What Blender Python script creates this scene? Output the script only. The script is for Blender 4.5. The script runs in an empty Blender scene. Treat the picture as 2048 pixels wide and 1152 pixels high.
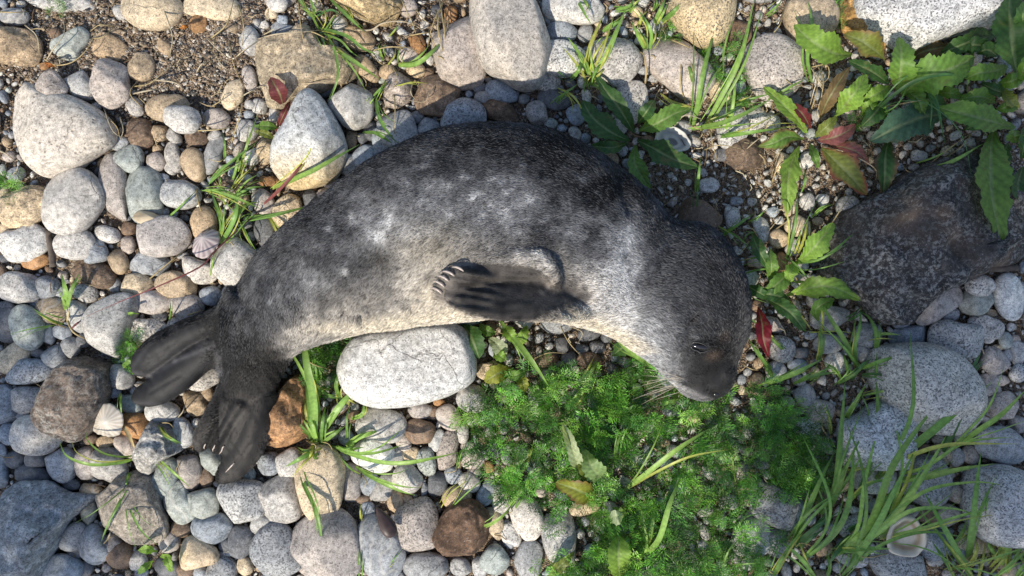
import bpy, bmesh, math, random
import numpy as np
from mathutils import Vector, Matrix, noise
R = random.Random(7)
NR = np.random.RandomState(11)
sc = bpy.context.scene
col = sc.collection

# ---------------------------------------------------------------- camera, sky, sun, exposure
CAM_H = 1.183
PX = 0.0008                      # metres of ground per photo pixel
cam = bpy.data.cameras.new('camera'); cam.lens = 26; cam.sensor_width = 36; cam.clip_start = 0.02; cam.clip_end = 200
co = bpy.data.objects.new('camera', cam); co.location = (0, 0, CAM_H); col.objects.link(co); sc.camera = co
SUN_EL = 47.0
SUN_DX, SUN_DY = 0.50, 0.866     # the way shadows fall on the ground (up and to the right)
w = bpy.data.worlds.new('World'); sc.world = w; w.use_nodes = True
wn = w.node_tree; bg = wn.nodes['Background']
sky = wn.nodes.new('ShaderNodeTexSky'); sky.sky_type = 'NISHITA'; sky.sun_disc = False
sky.sun_elevation = math.radians(SUN_EL); sky.sun_rotation = math.atan2(-SUN_DX, -SUN_DY)
wn.links.new(sky.outputs[0], bg.inputs[0]); bg.inputs[1].default_value = 0.15
sl = bpy.data.lights.new('sun', 'SUN'); sl.energy = 4.3; sl.angle = math.radians(0.5); sl.color = (1, 0.92, 0.79)
so = bpy.data.objects.new('sun', sl)
ce, se = math.cos(math.radians(SUN_EL)), math.sin(math.radians(SUN_EL))
so.rotation_euler = Vector((-SUN_DX*ce, -SUN_DY*ce, se)).to_track_quat('Z', 'Y').to_euler()
so.location = (-1, -2, 3); col.objects.link(so)
sc.view_settings.view_transform = 'Standard'; sc.view_settings.look = 'None'
sc.view_settings.gamma = 1; sc.view_settings.use_curve_mapping = False
sc.view_settings.exposure = 0.27
sc.cycles.max_bounces = 6

# ---------------------------------------------------------------- helpers
def P(px, py, z=0.0):
    k = PX*(CAM_H-z)/CAM_H
    return Vector(((px-1024)*k, (576-py)*k, z))
def tag(o, label=None, cat=None, group=None, kind=None):
    if label: o['label'] = label
    if cat: o['category'] = cat
    if group: o['group'] = group
    if kind: o['kind'] = kind
    return o
def link(name, me, parent=None):
    o = bpy.data.objects.new(name, me); col.objects.link(o)
    if parent: o.parent = parent
    return o
def empty(name, loc):
    o = bpy.data.objects.new(name, None); o.location = loc; o.empty_display_size = .02; col.objects.link(o); return o
def mesh_np(name, V, F, smooth=True):
    """F: (n,3) or (n,4) index array."""
    V = np.asarray(V, dtype=np.float32); F = np.asarray(F, dtype=np.int32)
    me = bpy.data.meshes.new(name)
    me.vertices.add(len(V)); me.vertices.foreach_set('co', V.ravel())
    k = F.shape[1]
    me.loops.add(F.size); me.loops.foreach_set('vertex_index', F.ravel())
    me.polygons.add(len(F)); me.polygons.foreach_set('loop_start', np.arange(0, F.size, k, dtype=np.int32))
    try: me.polygons.foreach_set('loop_total', np.full(len(F), k, dtype=np.int32))
    except Exception: pass
    me.polygons.foreach_set('use_smooth', np.full(len(F), smooth, dtype=bool))
    me.update(calc_edges=True); me.validate()
    return me
def set_col(me, C, name='col'):
    a = me.color_attributes.new(name, 'FLOAT_COLOR', 'POINT')
    C = np.asarray(C, dtype=np.float32)
    if C.shape[1] == 3: C = np.hstack([C, np.ones((len(C), 1), np.float32)])
    a.data.foreach_set('color', C.ravel())
def ico(n):
    bm = bmesh.new(); bmesh.ops.create_icosphere(bm, subdivisions=n, radius=1)
    V = np.array([v.co[:] for v in bm.verts]); F = np.array([[v.index for v in f.verts] for f in bm.faces]); bm.free()
    V /= np.linalg.norm(V, axis=1)[:, None]
    return V, F
ICO = {n: ico(n) for n in (2, 3, 4, 5)}
def vnoise(V, scale, seed=0.0):
    off = Vector((seed*3.1, seed*7.7, seed*1.3))
    return np.array([noise.noise(Vector(v)*scale+off) for v in V])
# cheap vectorised value noise for the big arrays
_T = NR.rand(64, 64, 64)
def vn(V, scale, seed=0.0):
    Q = np.asarray(V)*scale + np.array([seed*3.1+50, seed*7.7+50, seed*1.3+50])
    I = np.floor(Q).astype(int); f = Q-I; f = f*f*(3-2*f); r = 0
    for a in (0, 1):
        for b in (0, 1):
            for c in (0, 1):
                wgt = (f[:, 0] if a else 1-f[:, 0])*(f[:, 1] if b else 1-f[:, 1])*(f[:, 2] if c else 1-f[:, 2])
                r = r + wgt*_T[(I[:, 0]+a) % 64, (I[:, 1]+b) % 64, (I[:, 2]+c) % 64]
    return r*2-1
def smooth_closed(pts, n=96):
    """Catmull-Rom through a closed outline."""
    pts = [np.array(p, float) for p in pts]; m = len(pts); out = []
    k = max(2, n//m)
    for i in range(m):
        p0, p1, p2, p3 = pts[i-1], pts[i], pts[(i+1) % m], pts[(i+2) % m]
        for j in range(k):
            t = j/k
            out.append(.5*((2*p1)+(-p0+p2)*t+(2*p0-5*p1+4*p2-p3)*t*t+(-p0+3*p1-3*p2+p3)*t**3))
    return np.array(out)
def cr(pts, n):
    """Catmull-Rom along an open list of vectors, n samples a span."""
    P_ = [np.array(p, float) for p in pts]; P_ = [2*P_[0]-P_[1]]+P_+[2*P_[-1]-P_[-2]]; out = []
    for i in range(1, len(P_)-2):
        p0, p1, p2, p3 = P_[i-1:i+3]
        for j in range(n):
            t = j/n
            out.append(.5*((2*p1)+(-p0+p2)*t+(2*p0-5*p1+4*p2-p3)*t*t+(-p0+3*p1-3*p2+p3)*t**3))
    out.append(P_[-2]); return np.array(out)

# ---------------------------------------------------------------- materials
class NT:
    def __init__(s, name):
        s.m = bpy.data.materials.new(name); s.m.use_nodes = True; s.t = s.m.node_tree
        s.b = s.t.nodes['Principled BSDF']; s.out = s.t.nodes['Material Output']
    def n(s, t, **kw):
        x = s.t.nodes.new('ShaderNode'+t)
        for k, v in kw.items():
            if hasattr(x, k): setattr(x, k, v)
            else: x.inputs[k.replace('_', ' ')].default_value = v
        return x
    def l(s, a, b): s.t.links.new(a, b)
    def ramp(s, src, stops):
        r = s.n('ValToRGB'); s.l(src, r.inputs[0]); e = r.color_ramp.elements
        while len(e) < len(stops): e.new(.5)
        for x, (p, c) in zip(e, stops):
            x.position = p; x.color = (c, c, c, 1) if not hasattr(c, '__len__') else (*c, 1)
        return r.outputs[0]
    def mix(s, f, a, b, mode='MIX'):
        m = s.n('Mix', data_type='RGBA', blend_type=mode)
        if hasattr(f, 'type') or hasattr(f, 'is_linked'): s.l(f, m.inputs[0])
        else: m.inputs[0].default_value = f
        for v, i in ((a, 6), (b, 7)):
            if hasattr(v, 'is_linked'): s.l(v, m.inputs[i])
            else: m.inputs[i].default_value = (*v, 1)
        return m.outputs[2]
    def math(s, op, a, b=0.0):
        m = s.n('Math', operation=op)
        for v, i in ((a, 0), (b, 1)):
            if hasattr(v, 'is_linked'): s.l(v, m.inputs[i])
            else: m.inputs[i].default_value = v
        return m.outputs[0]
    def bump(s, h, strength, dist):
        b = s.n('Bump'); b.inputs['Strength'].default_value = strength; b.inputs['Distance'].default_value = dist
        s.l(h, b.inputs['Height'])
        s.l(b.outputs[0], s.b.inputs['Normal']); return b

def stone_material(name, speck=0.5, speck_scale=330, vein=0.0, coarse=0.0, pits=0.0, stain=None, use_attr=False, light_speck=.3, rough=.62, lichen=0.0):
    m = NT(name); tc = m.n('TexCoord'); oi = m.n('ObjectInfo')
    v = m.n('VectorMath', operation='ADD'); m.l(tc.outputs['Object'], v.inputs[0])
    rr = m.math('MULTIPLY', oi.outputs['Random'], 37.0); cx = m.n('CombineXYZ'); m.l(rr, cx.inputs[0]); m.l(rr, cx.inputs[1]); m.l(rr, cx.inputs[2])
    m.l(cx.outputs[0], v.inputs[1]); vec = v.outputs[0]
    if use_attr:
        a = m.n('Attribute', attribute_name='col'); base = a.outputs['Color']
    else: base = oi.outputs['Color']
    def nz(scale, det=4, rgh=.6):
        x = m.n('TexNoise'); x.inputs['Scale'].default_value = scale; x.inputs['Detail'].default_value = det; x.inputs['Roughness'].default_value = rgh
        m.l(vec, x.inputs['Vector']); return x.outputs[0]
    big = nz(22, 5); c = m.mix(m.ramp(big, [(.4, .0), (.75, .8)]), base, m.mix(.45, base, (.50, .42, .30), 'MULTIPLY'))
    c = m.mix(.55, c, m.mix(1.0, c, m.ramp(big, [(.25, .55), (.75, 1.35)]), 'MULTIPLY'))
    if stain:
        sepo = m.n('SeparateXYZ'); m.l(tc.outputs['Object'], sepo.inputs[0])
        q = m.math('ADD', m.math('MULTIPLY', sepo.outputs[1], stain[1]), m.math('ADD', m.math('MULTIPLY', nz(30), .5), stain[2]))
        c = m.mix(m.ramp(q, [(.3, 1), (.75, 0)]), c, stain[0])
    mid = nz(120, 6, .75); c = m.mix(.9, c, m.mix(1.0, c, m.ramp(mid, [(.34, .42), (.5, 1.0), (.66, 1.45)]), 'MULTIPLY'))
    dn = nz(speck_scale*1.15, 2, .55); dark = m.ramp(dn, [(.645-.13*speck, 0), (.69-.13*speck, 1)])
    patch = m.ramp(nz(60, 3), [(.3, .5), (.55, 1)])
    c = m.mix(m.math('MULTIPLY', m.math('MULTIPLY', dark, patch), .55+.3*speck), c, (.04, .04, .045))
    ln_ = nz(speck_scale*.8, 3, .6); lite = m.ramp(ln_, [(.66-.08*light_speck, 0), (.74-.08*light_speck, 1)])
    c = m.mix(m.math('MULTIPLY', lite, .2+.4*light_speck), c, (.62, .60, .55))
    fine = nz(700, 3, .7); c = m.mix(.6, c, m.mix(1.0, c, m.ramp(fine, [(.36, .5), (.64, 1.5)]), 'MULTIPLY'))
    h = m.math('ADD', m.math('MULTIPLY', mid, .5), m.math('MULTIPLY', fine, .25))
    wn_ = m.n('TexNoise'); wn_.inputs['Scale'].default_value = 40; wn_.inputs['Detail'].default_value = 4; m.l(vec, wn_.inputs['Vector'])
    wv_ = m.n('VectorMath', operation='MULTIPLY_ADD'); m.l(wn_.outputs['Color'], wv_.inputs[0]); wv_.inputs[1].default_value = (.03, .03, .03); m.l(vec, wv_.inputs[2])
    cv = m.n('TexVoronoi', feature='DISTANCE_TO_EDGE'); cv.inputs['Scale'].default_value = 17; m.l(wv_.outputs[0], cv.inputs['Vector'])
    cg = m.math('MULTIPLY', m.ramp(cv.outputs[0], [(.006, 1), (.022, 0)]), m.ramp(nz(13, 2), [(.56, 0), (.62, 1)]))
    c = m.mix(m.math('MULTIPLY', cg, .5), c, (.08, .07, .06)); h = m.math('SUBTRACT', h, m.math('MULTIPLY', cg, .6))
    if vein:
        wv = m.n('TexWave', wave_type='BANDS'); wv.inputs['Scale'].default_value = 14; wv.inputs['Distortion'].default_value = 14; wv.inputs['Detail'].default_value = 4
        m.l(vec, wv.inputs['Vector'])
        c = m.mix(m.math('MULTIPLY', m.ramp(wv.outputs[0], [(.0, 1), (.14, 0)]), vein), c, (.55, .52, .46))
        h = m.math('ADD', h, m.math('MULTIPLY', wv.outputs[0], .5))
    if coarse:
        cn = nz(55, 10, .8); h = m.math('ADD', h, m.math('MULTIPLY', cn, 3*coarse))
        c = m.mix(coarse, c, m.mix(1.0, c, m.ramp(cn, [(.38, .25), (.52, .9), (.62, 1.9)]), 'MULTIPLY'))
    if lichen:
        lg = m.math('MULTIPLY', m.ramp(nz(150, 6, .8), [(.50, 0), (.56, 1)]), m.ramp(nz(17, 5, .65), [(.36, .1), (.56, 1)]))
        c = m.mix(m.math('MULTIPLY', lg, lichen), c, (.36, .345, .31)); h = m.math('ADD', h, m.math('MULTIPLY', lg, .8))
        c = m.mix(m.math('MULTIPLY', m.ramp(nz(8, 3), [(.5, 0), (.7, .6)]), 1.0), c, (.14, .095, .065))
    if pits:
        pv = m.n('TexVoronoi', feature='F1'); pv.inputs['Scale'].default_value = 110; m.l(vec, pv.inputs['Vector'])
        pr = m.ramp(pv.outputs['Distance'], [(.0, 0), (.28, 1)])
        ps = m.n('SeparateColor'); m.l(pv.outputs['Color'], ps.inputs[0])
        gate = m.ramp(ps.outputs[2], [(.55, 1), (.6, 0)])
        pp = m.math('MAXIMUM', pr, gate)
        h = m.math('ADD', h, m.math('MULTIPLY', pp, 1.6*pits))
        c = m.mix(1.0, c, m.mix(pp, (.4, .34, .28), (1, 1, 1)), 'MULTIPLY')
    m.l(c, m.b.inputs['Base Color']); m.b.inputs['Roughness'].default_value = rough
    m.b.inputs['Specular IOR Level'].default_value = .35
    m.bump(h, .55, .0022)
    return m.m
M = {}
M['granite'] = stone_material('granite', .42)
M['speckled'] = stone_material('speckled_granite', .8, 290, light_speck=.5)
M['smooth'] = stone_material('smooth_stone', .08, 300, light_speck=.1, rough=.5)
M['veined'] = stone_material('veined_stone', .2, 300, vein=.5)
M['rough'] = stone_material('rough_rock', .5, 300, coarse=.55, rough=.8)
M['pitted'] = stone_material('pitted_stone', .12, 300, pits=.9)
M['dark_rough'] = stone_material('dark_rough_rock', .6, 280, coarse=.85, light_speck=.5, rough=.85, lichen=.8)
M['teardrop'] = stone_material('stained_stone', .35, 300, stain=((.52, .40, .22), 8, .62))
M['mix'] = stone_material('pebble_mix', .5, 300, use_attr=True)

def ground_material():
    m = NT('sandy_soil'); tc = m.n('TexCoord'); vec = tc.outputs['Object']
    a = m.n('TexNoise'); a.inputs['Scale'].default_value = 9; a.inputs['Detail'].default_value = 8; a.inputs['Roughness'].default_value = .7; m.l(vec, a.inputs['Vector'])
    b = m.n('TexNoise'); b.inputs['Scale'].default_value = 260; b.inputs['Detail'].default_value = 6; b.inputs['Roughness'].default_value = .8; m.l(vec, b.inputs['Vector'])
    v = m.n('TexVoronoi'); v.inputs['Scale'].default_value = 420; m.l(vec, v.inputs['Vector'])
    c = m.ramp(a.outputs[0], [(.3, (.15, .105, .07)), (.55, (.30, .22, .15)), (.75, (.42, .33, .23))])
    c = m.mix(1, c, m.ramp(b.outputs[0], [(.32, .35), (.5, .95), (.7, 1.7)]), 'MULTIPLY')
    s = m.n('SeparateColor'); m.l(v.outputs['Color'], s.inputs[0])
    c = m.mix(m.math('MULTIPLY', m.ramp(s.outputs[0], [(.8, 0), (.85, 1)]), .7), c, (.52, .48, .42))
    c = m.mix(m.math('MULTIPLY', m.ramp(s.outputs[1], [(.78, 0), (.82, 1)]), .8), c, (.05, .045, .04))
    m.l(c, m.b.inputs['Base Color']); m.b.inputs['Roughness'].default_value = .95; m.b.inputs['Specular IOR Level'].default_value = .15
    h = m.math('ADD', b.outputs[0], m.math('MULTIPLY', v.outputs['Distance'], 1.2))
    m.bump(h, .9, .004); return m.m
M['soil'] = ground_material()

def plant_material(name, trans=.35, rough=.5, spec=.35, noise_scale=150):
    m = NT(name); a = m.n('Attribute', attribute_name='col'); tc = m.n('TexCoord')
    x = m.n('TexNoise'); x.inputs['Scale'].default_value = noise_scale; x.inputs['Detail'].default_value = 5; m.l(tc.outputs['Object'], x.inputs['Vector'])
    c = m.mix(1, a.outputs['Color'], m.ramp(x.outputs[0], [(.3, .75), (.7, 1.22)]), 'MULTIPLY')
    if name == 'leaf':
        y = m.n('TexNoise'); y.inputs['Scale'].default_value = 34; y.inputs['Detail'].default_value = 6; y.inputs['Roughness'].default_value = .7; m.l(tc.outputs['Object'], y.inputs['Vector'])
        c = m.mix(m.math('MULTIPLY', m.ramp(y.outputs[0], [(.60, 0), (.68, 1)]), .55), c, (.17, .13, .05))
        c = m.mix(m.math('MULTIPLY', m.ramp(x.outputs[0], [(.70, 0), (.74, 1)]), .7), c, (.08, .05, .03))
    m.l(c, m.b.inputs['Base Color']); m.b.inputs['Roughness'].default_value = rough; m.b.inputs['Specular IOR Level'].default_value = spec
    if trans:
        t = m.n('BsdfTranslucent'); m.l(m.mix(1, c, (1.5, 1.6, .6), 'MULTIPLY'), t.inputs[0])
        mx = m.n('MixShader'); mx.inputs[0].default_value = trans; m.l(m.b.outputs[0], mx.inputs[1]); m.l(t.outputs[0], mx.inputs[2]); m.l(mx.outputs[0], m.out.inputs[0])
    m.bump(x.outputs[0], .3, .001)
    return m.m
M['leaf'] = plant_material('leaf')
M['blade'] = plant_material('grass_blade', .3, .42, .4)
M['dry'] = plant_material('dry_stalk', .1, .8, .2)
M['feather'] = plant_material('feathery_leaf', .15, .4, .5)
M['shell'] = plant_material('shell', 0, .45, .4, 60)
M['fur_skin'] = plant_material('fur_skin', 0, .6, .3, 700)

def paint(name, c, rough=.4, spec=.5):
    m = NT(name); tc = m.n('TexCoord'); x = m.n('TexNoise'); x.inputs['Scale'].default_value = 300; m.l(tc.outputs['Object'], x.inputs['Vector'])
    m.l(m.mix(1, c, m.ramp(x.outputs[0], [(.3, .8), (.7, 1.2)]), 'MULTIPLY'), m.b.inputs['Base Color'])
    m.b.inputs['Roughness'].default_value = rough; m.b.inputs['Specular IOR Level'].default_value = spec; return m.m
M['eye'] = paint('eye_wet', (.012, .010, .010), .08, .8)
M['claw'] = paint('claw', (.46, .385, .34), .3, .6)
M['whisker'] = paint('whisker', (.45, .40, .32), .4, .5)
# ---------------------------------------------------------------- ground
def zone_sand(px, py):
    """1 where the photo shows bare sandy soil (upper left)."""
    return np.clip(1.2-(((px-330)/330)**2+((py-90)/150)**2), 0, 1)
def make_ground():
    n = 420; ext = 4.0
    t = np.linspace(-1, 1, n); t = np.sign(t)*(np.abs(t)**2.2)*ext
    X, Y = np.meshgrid(t, t); V = np.stack([X.ravel(), Y.ravel(), np.zeros(n*n)], 1)
    px, py = V[:, 0]/PX+1024, 576-V[:, 1]/PX
    V[:, 2] = -0.006+.004*vn(V, 9)+.0025*vn(V, 40, 2)+.0012*vn(V, 110, 3)+.016*zone_sand(px, py)
    i = np.arange(n*n).reshape(n, n)
    F = np.stack([i[:-1, :-1].ravel(), i[:-1, 1:].ravel(), i[1:, 1:].ravel(), i[1:, :-1].ravel()], 1)
    me = mesh_np('ground', V, F); me.materials.append(M['soil']); tag(link('ground', me), kind='structure')
make_ground()

# ---------------------------------------------------------------- stones
TILES = {'A': (0, 0), 'B': (512, 0), 'C': (1024, 0), 'D': (1536, 0), 'J': (0, 384), 'L': (512, 384), 'K': (1024, 384), 'E': (1536, 384), 'I': (0, 768), 'H': (512, 768), 'G': (1024, 768), 'F': (1536, 768)}
def T(tile, x, y):
    a = TILES[tile]; return a[0]+x/3, a[1]+y/3
COLS = {'w': ((.59, .565, .52), 'white'), 'p': ((.47, .455, .425), 'pale grey'), 'g': ((.33, .335, .335), 'mid grey'), 'd': ((.15, .155, .165), 'dark grey'),
        'u': ((.32, .35, .38), 'blue-grey'), 'n': ((.35, .375, .34), 'green-grey'), 't': ((.45, .34, .22), 'tan'), 'c': ((.61, .49, .33), 'cream'),
        'o': ((.42, .23, .10), 'orange-brown'), 'r': ((.22, .15, .10), 'brown'), 'k': ((.455, .40, .355), 'pinkish grey'), 's': ((.72, .70, .64), 'milky white')}
SHN = {'o': 'oval', 'b': 'blocky', 'e': 'egg-shaped', 't': 'tapering', 'a': 'angular'}
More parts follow.
